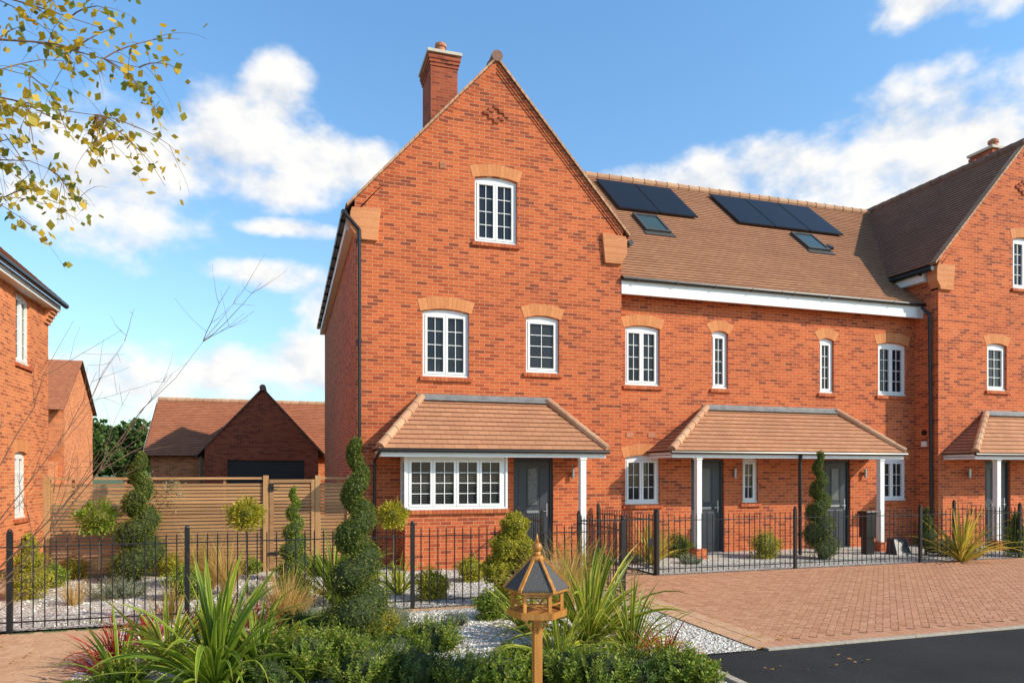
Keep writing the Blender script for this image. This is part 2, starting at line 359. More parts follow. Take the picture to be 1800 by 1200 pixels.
def slope(m,p0,p1,p2,p3,gauge,lift=.018):
    p0,p1,p2,p3=map(Vector,(p0,p1,p2,p3)); al=(p1-p0).normalized(); 
    up=(p3-p0); up=(up-al*up.dot(al)); L=up.length; upn=up.normalized(); nm=al.cross(upn).normalized()
    if nm.z<0: nm=-nm
    n=max(1,round(L/gauge)); rnd=random.Random(int(L*100))
    for i in range(n):
        t0,t1=i/n,(i+1)/n
        a=p0.lerp(p3,t0); b=p1.lerp(p2,t0); c=p1.lerp(p2,t1); d=p0.lerp(p3,t1)
        lf=lift*rnd.uniform(.9,1.1)
        A,B=a+nm*lf,b+nm*lf; C,D=c+nm*.002,d+nm*.002
        fu=lambda p,v:((p-p0).dot(al)+40,v)
        v0=i*gauge+.0005; v1=(i+1)*gauge-.0005
        m.add([A,B,C,D],[(0,1,2,3)],[[fu(A,v0),fu(B,v0),fu(C,v1),fu(D,v1)]])
        m.add([a-nm*.004,b-nm*.004,B,A],[(0,1,2,3)],[[fu(a,v0),fu(b,v0),fu(B,v0+.003),fu(A,v0+.003)]])
    m.add([p-nm*.03 for p in (p0,p1,p2,p3)],[(3,2,1,0)])
def ridge(m,a,b,r=.09,seg=.33):
    a=Vector(a); b=Vector(b); L=(b-a).length; n=max(1,round(L/seg))
    for i in range(n):
        p=a.lerp(b,i/n); q=a.lerp(b,(i+1)/n+.02/max(L,.1)); m.cyl(p,q,r*1.08,r*.94,12)
def canopy(house,xl,xr,Yw,Ye,ze,xtl,xtr,zt,hipL=True,hipR=True):
    m=M(); slope(m,(xl,Ye,ze),(xr,Ye,ze),(xtr,Yw,zt),(xtl,Yw,zt),.125)
    if hipL: slope(m,(xl,Yw,ze),(xl,Ye,ze),(xtl,Yw,zt),(xtl,Yw,zt),.125)
    if hipR: slope(m,(xr,Ye,ze),(xr,Yw,ze),(xtr,Yw,zt),(xtr,Yw,zt),.125)
    c=m.obj('porch_canopy',TILE_C,house)
    if hipL: h=M(); ridge(h,(xl+.03,Ye+.03,ze+.03),(xtl,Yw-.02,zt+.03),.075,.26); h.obj('hip_tiles',RIDGE,c,world=False)
    if hipR: h=M(); ridge(h,(xr-.03,Ye+.03,ze+.03),(xtr,Yw-.02,zt+.03),.075,.26); h.obj('hip_tiles',RIDGE,c,world=False)
    l=M(); a0=xtl-.08 if hipL else xtl; a1=xtr+.08 if hipR else xtr
    l.add([(a0,Yw-.004,zt+.10),(a1,Yw-.004,zt+.10),(a1,Yw-.03,zt+.05),(a0,Yw-.03,zt+.05),(a1+.02,Yw-.10,zt-.02),(a0-.02,Yw-.10,zt-.02)],[(0,1,2,3),(3,2,4,5)])
    l.obj('lead_flashing',LEAD,c,world=False)
    f=M(); i0=.05 if hipL else 0; i1=.05 if hipR else 0
    f.box(xl+i0,xr-i1,Ye+.05,Ye+.075,ze-.13,ze-.022); f.box(xl+i0,xr-i1,Ye+.075,Yw,ze-.085,ze-.07)
    if hipL: f.box(xl+i0,xl+i0+.025,Ye+.075,Yw,ze-.13,ze-.022)
    if hipR: f.box(xr-i1-.025,xr-i1,Ye+.075,Yw,ze-.13,ze-.022)
    f.obj('fascia',WHITEP,c,world=False)
    g=M(); g.cyl((xl,Ye+.0,ze-.03),(xr,Ye+.0,ze-.03),.03,n=8); g.obj('gutter',BLACK,c,world=False)
    return c
def pillar(house,x,y,z1,base=False):
    m=M(); m.box(x-.055,x+.055,y-.055,y+.055,.2 if base else 0,z1); m.box(x-.067,x+.067,y-.067,y+.067,z1-.07,z1+.002)
    o=m.obj('porch_post',WHITEP,house,bevel=.004)
    if base:
        b=M(); b.box(x-.12,x+.12,y-.12,y+.12,0,.2); b.obj('brick_base',BRICK,o,world=False)
def wall_light(house,x,Y,z=1.7):
    m=M(); m.cyl((x,Y-.07,z-.1),(x,Y-.07,z+.1),.03,n=12); m.box(x-.02,x+.02,Y-.07,Y,z-.03,z+.03); m.obj('wall_light',STEEL,house)
def chimney(roof,x0,x1,y0,y1,z0,z1,ph=.42):
    c=M(); c.box(x0,x1,y0,y1,z0,z1); 
    for k in range(3): e=.02*(k+1); c.box(x0-e,x1+e,y0-e,y1+e,z1-.30+k*.075,z1-.226+k*.075)
    co=c.obj('chimney',BRICK_DK,roof,world=False)
    s=M(); s.box(x0-.09,x1+.09,y0-.09,y1+.09,z1-.03,z1+.04); s.obj('chimney_cap',STONE,co,world=False,bevel=.006)
    p=M(); xc,yc=(x0+x1)/2,(y0+y1)/2-.1; p.cyl((xc,yc,z1+.035),(xc,yc,z1+ph),.12,.105,16); p.cyl((xc,yc,z1+ph-.06),(xc,yc,z1+ph+.01),.135,.135,16); p.cyl((xc,yc,z1+ph),(xc,yc,z1+ph+.05),.08,.08,12); p.obj('chimney_pot',POT,co,world=False)
HOUSEGRP='brick houses of the terrace'
CAMZ=1.7
def build_gable(name,label,x0,x1,Y,Yb,holes,chim,roofmat=TILE,ridgemat=RIDGE_D):
    H=thing(name,label,'house',((x0+x1)/2,Y,0),HOUSEGRP); xc=(x0+x1)/2; ze=6.30; za=9.50
    w=M(TY(Y)); wall_mesh(w,[(x0,0),(x1,0),(x1,ze),(xc,za-.08),(x0,ze)],holes)
    w.T=None; b=[(x0,Y,0),(x0,Y,ze),(x1,Y,0),(x1,Y,ze),(x0,Yb,0),(x0,Yb,ze),(xc,Yb,za-.08),(x1,Yb,ze),(x1,Yb,0)]
    w.add(b,[(0,1,5,4),(2,8,7,3),(4,5,6,7,8)])
    weld(w.obj('wall',BRICK,H))
    s=(za-6.42)/(xc-(x0-.16))
    v=M(TY(Y)); 
    for sg in (-1,1):
        e=xc+sg*(xc-x0+.02); L=abs(e-xc)
        for k,(o0,o1,pr) in enumerate(((.02,.10,-.045),(.10,.165,-.03),(.165,.23,-.014))):
            v.prism([(xc,za-.02-o0),(e,za-.02-o0-s*L),(e,za-.02-o1-s*L),(xc,za-.02-o1)],pr,.02)
    v.obj('verge_corbelling',BRICK,H)
    for sg in (-1,1):
        k=M(TY(Y)); X=x0 if sg<0 else x1
        xo=X+sg*.10; xi=X-sg*.44
        pts=[(X-sg*.38,5.84),(X+sg*.0,5.84),(X+sg*.0,5.90),(xo,6.04),(xo,6.30),(xo-sg*.03,6.40),(xi,6.42)]
        k.prism(pts,-.06,.20); k.obj('corbel',CORBEL,H,bevel=.01)
    r=M(); yv=Y-.07
    slope(r,(x0-.16,Yb,6.42),(x0-.16,yv,6.42),(xc,yv,za),(xc,Yb,za),.12)
    slope(r,(x1+.16,yv,6.42),(x1+.16,Yb,6.42),(xc,Yb,za),(xc,yv,za),.12)
    ro=r.obj('roof',roofmat,H)
    for sg in (-1,1):
        vt=M(); e=x0-.16 if sg<0 else x1+.16; n=30
        for i in range(n):
            t0,t1=i/n,(i+1)/n-.002
            a=xc+(e-xc)*t0; b=xc+(e-xc)*t1; za0=za+.03-(za-6.42)*t0; zb0=za+.03-(za-6.42)*t1; dz=.006
            vt.add([(a,yv-.012,za0-dz),(b,yv-.012,zb0),(b,yv-.012,zb0-.06),(a,yv-.012,za0-.06-dz),(a,yv+.15,za0-dz),(b,yv+.15,zb0),(b,yv+.15,zb0-.06),(a,yv+.15,za0-.06-dz)],[(0,1,2,3),(0,4,5,1),(3,2,6,7),(0,3,7,4),(1,5,6,2)])
        vt.obj('verge_tiles',RIDGE,ro,world=False)
    rd=M(); ridge(rd,(xc,yv-.02,za+.02),(xc,Yb,za+.02),.10); rd.obj('ridge_tiles',ridgemat,ro,world=False)
    for sg in (-1,1):
        fa=M(); gu=M(); X=x0 if sg<0 else x1
        a,b=sorted((X+sg*.005,X+sg*.15)); fa.box(a,b,Y+.27,Yb,6.08,6.30)
        gu.cyl((X+sg*.20,Y-.03,6.30),(X+sg*.20,Yb,6.30),.055,n=10)
        yy=Y+.3
        while yy<Yb: gu.box(*sorted((X+sg*.15,X+sg*.25)),yy,yy+.03,6.22,6.32); yy+=.8
        fa.obj('fascia',WHITEP,ro,world=False); gu.obj('gutter',BLACK,ro,world=False)
    if chim: chimney(ro,*chim)
    d=M(TY(Y)); u=.066
    for dx,dz in ((0,2),(-1,1),(1,1),(-2,0),(2,0),(-1,-1),(1,-1),(0,-2)):
        d.box(xc+dx*.1-.051,xc+dx*.1+.051,-.028,.01,8.45+dz*u-.033,8.45+dz*u+.033)
    d.obj('brick_diamond_motif',BRICK_DK,H)
    return H,ro
def pipe(H,pts,r=.034):
    m=M(); 
    for a,b in zip(pts[:-1],pts[1:]): m.cyl(a,b,r,n=10)
    for a,b in zip(pts[:-1],pts[1:]):
        if abs(a[0]-b[0])<.01 and abs(a[1]-b[1])<.01:
            z0,z1=sorted((a[2],b[2])); z=z0+.4
            while z<z1: m.cyl((a[0],a[1],z),(a[0],a[1],z+.06),r*1.3,n=10); z+=1.8
    m.obj('downpipe',BLACK,H)
# ============================================================ MAIN HOUSE
X0,X1,MY,MB=1.18,6.39,13.0,23.6
mw=[(2.386,3.26,3.465,4.66),(4.38,5.06,3.62,4.66),(3.37,4.20,6.03,7.22)]
RISE=.055
hs=[hole(*w,RISE) for w in mw]+[hole(4.13,4.94,.001,1.98,0),hole(2.0,3.7,1.06,1.95,0)]
H1,R1=build_gable('end_terrace_house','three storey red brick gabled end house with bay window and canopy',X0,X1,MY,MB,hs,(3.12,3.74,16.0,17.0,8.0,11.2))
window(H1,TY(MY),*mw[0],rise=RISE); window(H1,TY(MY),*mw[1],lights=1,rise=RISE,glass=GLASSB); window(H1,TY(MY),*mw[2],rise=RISE)
door(H1,MY,4.13,4.94)
canopy(H1,1.46,5.66,MY,12.0,2.10,2.36,4.82,3.04)
pillar(H1,5.17,12.12,2.0); wall_light(H1,5.32,MY,1.68)
b=M(); b.box(1.95,3.77,12.3,12.999,0,.98); bay=b.obj('bay_window',BRICK,H1)
s=M(); n=26
for i in range(n):
    a=1.91+i*(1.90/n); s.box(a+.003,a+1.90/n-.003,12.25,12.42,.982,1.05)
s.box(1.90,1.95,12.26,13,.985,1.045); s.obj('sill',SILL,bay,world=False)
window(H1,TY(12.3),1.97,3.75,1.052,1.975,lights=4,rows=4,rise=0,glass=GLASSB,sill=False,arch=False,setb=.03)
window(H1,TXn(1.955),12.36,12.98,1.052,1.975,lights=1,rows=4,rise=0,glass=GLASSB,sill=False,arch=False,setb=.02)
for bx_ in ((1.94,1.98,12.30,12.34,1.052,1.99),(3.76,3.80,12.31,12.999,1.052,1.99)):
    c=M(); c.box(*bx_); c.obj('corner_post',WHITE,H1)
pipe(H1,[(.98,12.93,6.28),(1.24,12.93,6.0),(1.24,12.93,0)])
pipe(H1,[(1.50,12.03,2.07),(1.50,12.9,1.9),(1.50,12.93,0)],.028)
v=M(TY(MY)); v.box(2.70,2.82,-.012,.01,7.30,7.42)
for i in range(4): v.box(2.71,2.81,-.018,-.0121,7.315+i*.026,7.33+i*.026)
v.obj('air_vent',POT,H1)
# ============================================================ MID TERRACE
W0=14.1; WY=12.59; W1=W0+5.21
TYW=13.25; XS=10.15; EY=12.93; EZ=5.58; RY=17.25; RZ=9.42
def terrace(name,label,x0,x1,xr,wins,doorx,panels,sky,vent):
    H=thing(name,label,'house',((x0+x1)/2,TYW,0),HOUSEGRP)
    holes=[hole(*w[:4],RISE) for w in wins]+[hole(doorx[0],doorx[1],.001,1.98,0)]
    w=M(TY(TYW)); wall_mesh(w,[(x0,0),(x1,0),(x1,5.4),(x0,5.4)],holes); w.T=None
    w.add([(x0,TYW,0),(x1,TYW,0),(x1,TYW,5.4),(x0,TYW,5.4),(x0,21,0),(x1,21,0),(x1,21,5.4),(x0,21,5.4)],[(4,5,6,7),(0,3,7,4),(1,5,6,2)])
    weld(w.obj('wall',BRICK,H))
    r=M(); slope(r,(x0,EY,EZ),(xr,EY,EZ),(xr,RY,RZ),(x0,RY,RZ),.12); slope(r,(xr,21.5,EZ),(x0,21.5,EZ),(x0,RY,RZ),(xr,RY,RZ),.12)
    ro=r.obj('roof',TILE,H); rd=M(); ridge(rd,(x0,RY,RZ+.02),(xr,RY,RZ+.02),.1); rd.obj('ridge_tiles',RIDGE,ro,world=False)
    f=M(); f.box(x0,x1,EY+.06,EY+.09,5.27,5.54); f.box(x0,x1,EY+.09,TYW,5.33,5.35); f.obj('fascia',WHITEP,ro,world=False)
    g=M(); g.cyl((x0,EY+.005,5.57),(x1-.01,EY+.005,5.57),.038,n=10)
    xx=x0+.3
    while xx<x1-.05: g.box(xx,xx+.02,EY-.04,EY+.06,5.53,5.575); xx+=.9
    g.obj('gutter',BLACK,ro,world=False)
    for w in wins: window(H,TY(TYW),*w[:4],lights=w[4],rows=4 if w[3]>3 else 3,rise=RISE,glass=GLASSB if w[3]<3 or w[4]==1 else GLASS)
    door(H,TYW,*doorx)
    k=(RZ-EZ)/(RY-EY); nv=Vector((0,-k,1)).normalized()
    def onroof(m,xa,xb,ya,yb,o0,o1):
        P=[Vector((x,y,EZ+(y-EY)*k)) for x,y in ((xa,ya),(xb,ya),(xb,yb),(xa,yb))]
        m.add([p+nv*o0 for p in P]+[p+nv*o1 for p in P],[(0,1,2,3),(7,6,5,4),(0,4,5,1),(1,5,6,2),(2,6,7,3),(3,7,4,0)])
    for (xa,xb) in panels:
        p=M(); onroof(p,xa+.012,xb-.012,15.62,17.0,.05,.085); po=p.obj('solar_panel',PVF,ro,world=False)
        q=M(); onroof(q,xa+.03,xb-.03,15.635,16.985,.086,.089); q.obj('cell_face',PV,po,world=False)
    for xa,xb in sky:
        p=M(); 
        onroof(p,xa,xa+.05,14.76,15.46,.0,.08); onroof(p,xb-.05,xb,14.76,15.46,.0,.08); onroof(p,xa+.05,xb-.05,14.76,14.82,.0,.08); onroof(p,xa+.05,xb-.05,15.40,15.46,.0,.08)
        onroof(p,xa-.06,xb+.06,14.64,14.759,.024,.033)
        po=p.obj('skylight',SKYF,ro,world=False)
        q=M(); onroof(q,xa+.05,xb-.05,14.82,15.40,.03,.06); q.obj('glass',SKYG,po,world=False)
    if vent: v=M(); onroof(v,x1-1.0,x1-.86,14.9,15.02,.02,.07); v.obj('roof_vent',BLACK,ro,world=False)
    return H,ro
H2,R2=terrace('terraced_house','two storey red brick terraced house with two roof solar panels',X1+.001,XS,XS,
 [(6.60,7.39,3.49,4.66,2),(8.64,9.03,3.49,4.66,1),(6.60,7.39,1.05,2.0,2),(9.39,9.79,1.05,1.98,1)],(8.13,8.93),[(7.60,8.68),(8.68,9.76)],[(7.87,8.52)],False)
H3,R3=terrace('terraced_house','two storey red brick terraced house with three roof solar panels',XS,W0,16.6,
 [(11.41,11.80,3.49,4.66,1),(13.04,13.88,3.49,4.66,2),(13.08,13.88,1.05,2.0,2)],(11.50,12.26),[(10.95,12.03),(12.03,13.11),(13.11,14.19)],[(12.37,13.02)],True)
canopy(H2,7.08,XS,TYW,12.25,2.12,8.48,XS,3.04,True,False)
canopy(H3,XS,12.85,TYW,12.25,2.12,XS,11.86,3.04,False,True)
pillar(H2,7.75,12.38,2.02,True); pillar(H3,12.25,12.38,2.02,True)
pipe(H2,[(10.10,12.27,2.08),(10.10,12.3,1.9),(10.10,12.3,0)],.036)
wall_light(H2,9.16,TYW,1.68); wall_light(H3,12.62,TYW,1.68)
for a in (6.62,7.12):
    v=M(TY(TYW)); v.box(a,a+.16,-.012,.01,2.42,2.52); v.obj('air_vent',POT,H2)
v=M(TXn(W0)); v.cyl((12.95,-.04,2.62),(12.95,0,2.62),.06,n=14); v.obj('boiler_flue',BLACK,H3)
v=M(TXn(W0)); v.box(12.88,13.02,-.03,-.001,2.3,2.42); v.obj('vent_cover',WHITEP,H3)
# ============================================================ WING HOUSE
ww=[(15.57,16.18,3.62,4.66),(16.38,17.2,6.06,7.22),(17.6,18.4,3.49,4.66)]
H4,R4=build_gable('end_terrace_house','red brick gabled house with brown tiled roof joining the terrace',W0,W1,WY,20.6,[hole(*w,RISE) for w in ww]+[hole(15.50,16.3,.001,1.98,0)],(18.35,18.95,14.7,15.3,7.0,10.55,.3),roofmat=TILE_D)
window(H4,TY(WY),*ww[0],lights=1,rise=RISE,glass=GLASSB); window(H4,TY(WY),*ww[1],rise=RISE); window(H4,TY(WY),*ww[2],rise=RISE); door(H4,WY,15.50,16.3)
canopy(H4,14.2,18.4,WY,11.75,2.12,15.5,17.5,3.04); pillar(H4,15.0,11.9,2.02,True); wall_light(H4,14.95,WY,1.68)
pipe(H4,[(13.95,12.9,5.5),(14.02,12.75,5.3),(14.05,12.72,0)],.036)
# ============================================================ LEFT HOUSE
LX=-4.75; LE=17.25
HL=thing('detached_house','sunlit red brick house with tiled roof and black gutter','house',(LX,15,0))
lw=[(15.35,16.15,3.75,5.02),(15.3,15.95,.85,2.05)]
w=M(TXp(LX)); wall_mesh(w,[(8,0),(LE,0),(LE,5.2),(8,5.2)],[hole(*q,.04) for q in lw]); w.T=None
w.add([(LX,LE,0),(LX-7,LE,0),(LX-7,LE,5.2),(LX-3.5,LE,8.4),(LX,LE,5.2),(LX,8,0),(LX-7,8,0),(LX-7,8,5.2),(LX-3.5,8,8.4),(LX,8,5.2)],[(0,1,2,3,4),(5,9,8,7,6),(1,6,7,2)])
weld(w.obj('wall',BRICK_L,HL))
for q in lw: window(HL,TXp(LX),*q,lights=2,rise=.04,arch=(q[3]<3))
r=M(); slope(r,(LX+.27,7.9,5.30),(LX+.27,LE+.2,5.30),(LX-3.5,LE+.2,8.7),(LX-3.5,7.9,8.7),.12); slope(r,(LX-7.27,LE+.2,5.30),(LX-7.27,7.9,5.3),(LX-3.5,7.9,8.7),(LX-3.5,LE+.2,8.7),.12)
ro=r.obj('roof',TILE,HL); f=M(); f.box(LX+.005,LX+.2,8,LE+.1,5.08,5.22); f.obj('fascia',WHITEP,ro,world=False); g=M(); g.cyl((LX+.28,7.9,5.24),(LX+.28,LE+.2,5.24),.055,n=10); g.obj('gutter',BLACK,ro,world=False)
k=M(); 
for i in range(4): k.box(LX-.3,LX+.04+i*.035,LE-.3,LE+.02+i*.02,4.78+i*.075,4.855+i*.075-.001)
k.obj('corbel',CORBEL,HL)
# ============================================================ DISTANT HOUSE, GARAGES
HD=thing('distant_house','red brick gabled house beyond the garden fence','house',(-14,49,0))
w=M(TXp(-12)); w.prism([(46.4,0),(52.7,0),(52.7,5.5),(49.5,8.2),(46.4,5.5)],0,9); w.obj('wall',BRICK_L,HD)
r=M(); slope(r,(-21.2,45.6,5.2),(-11.8,45.6,5.2),(-11.8,49.5,8.5),(-21.2,49.5,8.5),.2); slope(r,(-11.8,53,5.4),(-21.2,53,5.4),(-21.2,49.5,8.5),(-11.8,49.5,8.5),.2); r.obj('roof',TILE_R,HD)
w=M(); w.box(-18,-12.3,43.6,46.38,0,2.3); slope(w,(-18.1,43.4,2.3),(-12.1,43.4,2.3),(-12.1,46.38,3.3),(-18.1,46.38,3.3),.2); w.obj('lean_to',BRICK_L,HD)
HG=thing('garage','brick garage with steep tiled gable and dark door','garage',(-.76,26,0))
w=M(TY(26)); wall_mesh(w,[(-2.6,0),(1.08,0),(1.08,2.52),(-.76,4.53),(-2.6,2.52)],[hole(-1.89,.61,.001,2.12,0)]); w.T=None
w.quad((-2.6,26,0),(-2.6,32,0),(-2.6,32,2.5),(-2.6,26,2.5)); w.quad((1.08,26,0),(1.08,32,0),(1.08,32,2.5),(1.08,26,2.5)); weld(w.obj('wall',BRICK_DK,HG))
r=M(); slope(r,(-2.82,32,2.30),(-2.82,25.96,2.30),(-.76,25.96,4.58),(-.76,32,4.58),.12); slope(r,(1.30,25.96,2.30),(1.30,32,2.30),(-.76,32,4.58),(-.76,25.96,4.58),.12); ro=r.obj('roof',TILE_R,HG)
for sg in (-1,1):
    vt=M(TY(25.93)); e=-.76+sg*2.07; vt.prism([(-.76,4.62),(e,2.33),(e,2.26),(-.76,4.55)],0,.03); vt.obj('verge_tiles',RIDGE_D,ro,world=False)
rd=M(); ridge(rd,(-.76,25.9,4.6),(-.76,32,4.6),.1); rd.obj('ridge_tiles',RIDGE_D,ro,world=False)
g=M(); g.cyl((-2.87,25.93,2.26),(-2.87,32,2.26),.05); g.cyl((-2.7,25.93,2.24),(-2.7,25.93,0),.04); g.obj('gutter',BLACK,ro,world=False)
d=M(); 
for i in range(22): d.box(-1.89,.61,26.1-(.01 if i%2 else 0),26.13,i*.096+.003,(i+1)*.096)
d.obj('garage_door',GDOOR,HG)
HB=thing('garage_block','low brick garages with wide red tiled roof','garage',(-1,31,0))
w=M(); w.box(-4.6,4,28.2,34,0,2.4); w.obj('wall',BRICK_L,HB)
w=M(); w.add([(-4.6,28.2,2.401),(-4.6,34,2.401),(-4.6,31.1,4.45),(-4.5,28.2,2.401),(-4.5,34,2.401),(-4.5,31.1,4.45)],[(0,1,2),(3,5,4),(0,3,4,1),(0,2,5,3),(1,4,5,2)]); w.obj('gable_wall',BRICK,HB)
r=M(); slope(r,(-4.8,27.95,2.3),(4.2,27.95,2.3),(4.2,31.1,4.55),(-4.8,31.1,4.55),.12); slope(r,(4.2,34.2,2.3),(-4.8,34.2,2.3),(-4.8,31.1,4.55),(4.2,31.1,4.55),.12); ro=r.obj('roof',TILE_R,HB)
rd=M(); ridge(rd,(-4.8,31.1,4.57),(4.2,31.1,4.57),.1); rd.obj('ridge_tiles',RIDGE,ro,world=False)
f=M(); f.add([(-4.84,27.95,2.12),(-4.84,31.1,4.37),(-4.84,31.1,4.57),(-4.84,27.95,2.3),(-4.80,27.95,2.12),(-4.80,31.1,4.37),(-4.80,31.1,4.57),(-4.80,27.95,2.3)],[(0,1,2,3),(0,4,5,1),(0,3,7,4)]); f.obj('bargeboard',WHITEP,ro,world=False)
# ============================================================ TIMBER FENCE
FE=thing('timber_fence','tan slatted timber garden fence beside the brick house','fence',(-2,13,0))
def slats(m,x0,x1,y,z0,z1,p=.058):
    z=z0
    while z+p<z1: m.box(x0,x1,y,y+.02,z,z+p-.015); z+=p
for a,b_ in ((-3.56,-.38),(.57,1.02)):
    m=M(); slats(m,a,b_,13.0,.08,1.58); m.box(a,b_,12.98,13.04,1.583,1.62); 
    for x in np.arange(a+.3,b_-.1,.75): m.box(x,x+.04,13.021,13.05,.08,1.58)
    m.obj('slatted_panel',FENCEW,FE)
for x in (-3.60,-.33,.53,1.07):
    m=M(); m.box(x-.045,x+.045,12.96,13.05,0,1.65); m.obj('post',POSTW,FE,bevel=.005)
GT=thing('garden_gate','tan slatted timber side gate with black latch','gate',(.1,13,0))
m=M(); slats(m,-.20,.42,12.97,.12,1.52); m.box(-.27,-.20,12.95,13.0,.06,1.58); m.box(.42,.475,12.95,13.0,.06,1.58); m.box(-.2,.42,12.955,12.995,1.523,1.58); m.box(-.2,.42,12.955,12.995,.06,.118)
m.obj('leaf',FENCEW,GT)
m=M(); m.box(-.26,-.20,12.93,12.948,1.38,1.52); m.cyl((-.25,12.92,1.45),(-.10,12.92,1.45),.01); m.obj('latch',IRON,GT)
m=M(); m.box(-.28,-.1,12.925,12.948,.3,.34); m.obj('hinge',IRON,GT)
# ============================================================ RAILINGS
def railing(label,pts,h=1.0):
    R=thing('metal_railing',label,'railing',(*pts[0],0),'black metal railings')
    for i,(x,y) in enumerate(pts):
        m=M(); m.box(x-.025,x+.025,y-.025,y+.025,0,h+.06); m.sphere((x,y,h+.075),.026,8,6); m.obj('post',IRON,R)
    for (xa,ya),(xb,yb) in zip(pts[:-1],pts[1:]):
        m=M(); L=math.hypot(xb-xa,yb-ya); n=round(L/.105); dx,dy=(xb-xa)/L,(yb-ya)/L
        for z in (.10,h-.10):
            a=Vector((xa+dx*.026,ya+dy*.026,z)); b_=Vector((xb-dx*.026,yb-dy*.026,z)); nn=Vector((-dy,dx,0))*.015
            m.add([a-nn,b_-nn,b_+nn,a+nn]+[p+Vector((0,0,.012)) for p in (a-nn,b_-nn,b_+nn,a+nn)],[(0,1,2,3),(7,6,5,4),(0,4,5,1),(1,5,6,2),(2,6,7,3),(3,7,4,0)])
        for k in range(1,n):
            x,y=xa+dx*L*k/n,ya+dy*L*k/n
            m.cyl((x,y,.04),(x,y,h-.012),.0072,n=6); m.cyl((x,y,h-.012),(x,y,h+.015),.0072,.002,n=6)
        m.obj('bar_panel',IRON,R)
RYM=8.87
railing('black metal railing along the front of the planted gravel garden',[(-5.4,RYM),(-2.8,RYM),(-1.07,RYM),(1.5,RYM),(4.38,RYM)])
railing('black metal railing returning towards the front door',[(4.42,RYM+.06),(4.42,10.5)])
railing('black metal railing beside the terraced house path',[(5.84,10.62),(5.84,12.9)])
railing('black metal railing between block paved drive and terrace gardens',[(5.84,10.55),(8.56,10.55),(11.38,10.55),(14.2,10.55),(17,10.55)])
railing('black metal railing separating two small front gardens',[(14.0,10.62),(14.0,12.1)])
railing('black metal railing in front of the gabled house door',[(3.95,10.9),(3.95,12.2)])
GTE=thing('metal_gate','black metal pedestrian gate closed across the path','gate',(4.5,10.5,0))
m=M(); 
for z in (.12,.92): m.box(4.48,5.78,10.545,10.56,z,z+.025)
for k in range(14): x=4.48+k*.1; m.cyl((x,10.553,.06),(x,10.553,1.02),.008,n=6)
m.obj('bar_panel',IRON,GTE)
m=M(); m.box(5.66,5.76,10.53,10.544,.5,.62); m.obj('latch',IRON,GTE)
# ============================================================ GROUND
def sheet(name,pts,z,mat):
    m=M(); m.quad(*[(x,y,z) for x,y in pts]); o=m.obj(name,mat); o['kind']='structure'; return o
sheet('ground',[(-400,-60),(400,-60),(400,900),(-400,900)],-.02,GRASS)
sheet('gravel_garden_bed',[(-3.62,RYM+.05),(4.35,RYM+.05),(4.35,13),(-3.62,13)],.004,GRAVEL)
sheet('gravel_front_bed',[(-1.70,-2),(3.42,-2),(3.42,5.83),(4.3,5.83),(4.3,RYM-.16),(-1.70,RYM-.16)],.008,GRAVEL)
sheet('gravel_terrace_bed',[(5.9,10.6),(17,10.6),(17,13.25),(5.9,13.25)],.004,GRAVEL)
sheet('road',[(3.5,-30),(60,-30),(60,5.85),(3.5,5.85)],-.004,ASPH)
sheet('drive_bed',[(4.4,5.87),(60,5.87),(60,10.5),(4.4,10.5)],.0,JOINT)
sheet('path_bed',[(4.46,10.5),(5.8,10.5),(5.8,12.98),(4.46,12.98)],.001,JOINT)
sheet('left_path_bed',[(-6,-2),(-1.76,-2),(-1.76,RYM-.1),(-6,RYM-.1)],.0,JOINT)
sheet('side_path_bed',[(-4.7,RYM),(-3.62,RYM),(-3.62,18),(-4.7,18)],.002,JOINT)
def herring(name,inside,bb,ang,mat,z=.009,w=.076):
    m=M(); ca,sa=math.cos(ang),math.sin(ang)
    rnd=random.Random(3); cx,cy=(bb[0]+bb[1])/2,(bb[2]+bb[3])/2
    R=int(math.hypot(bb[1]-bb[0],bb[3]-bb[2])/2/w)+3
    for i in range(-R,R):
        for j in range(-R,R):
            k=(i-j)%4
            if k==0: q=(i,j,2,1)
            elif k==3: q=(i,j,1,2)
            else: continue
            x,y=(q[0]+q[2]/2)*w,(q[1]+q[3]/2)*w
            X,Y=cx+x*ca-y*sa,cy+x*sa+y*ca
            if not inside(X,Y): continue
            g=.003; hx,hy=q[2]*w/2-g,q[3]*w/2-g; dz=rnd.uniform(-.0015,.0015)
            P=[]
            for a,b_ in ((-1,-1),(1,-1),(1,1),(-1,1)):
                xx,yy=x+a*hx,y+b_*hy; P.append((cx+xx*ca-yy*sa,cy+xx*sa+yy*ca,z+dz))
            P+=[(p[0],p[1],z-.02) for p in P]
            m.add(P,[(0,1,2,3),(0,4,5,1),(1,5,6,2),(2,6,7,3),(3,7,4,0)])
    o=m.obj(name,mat); o['kind']='structure'; return o
herring('block_paved_drive',lambda x,y:4.68<x<18.5 and 6.12<y<10.33,(4.5,18.5,5.9,10.5),rad(45),PAVER)
herring('front_path',lambda x,y:4.55<x<5.75 and 10.50<y<12.95,(4.4,5.9,10.5,13),0,PAVER2)
herring('left_path',lambda x,y:-4.6<x<-1.88 and 3.0<y<RYM-.15,(-4.8,-1.8,3,8.9),0,PAVER2)
def border(name,runs,mat,z=.011):
    m=M()
    for x0,x1,y0,y1,ax in runs:
        L=(x1-x0) if ax==0 else (y1-y0); n=int(L/.105)
        for i in range(n):
            if ax==0: m.box(x0+i*.105+.003,x0+(i+1)*.105-.003,y0+.003,y1-.003,z-.02,z)
            else: m.box(x0+.003,x1-.003,y0+i*.105+.003,y0+(i+1)*.105-.003,z-.02,z)
    o=m.obj(name,mat); o['kind']='structure'
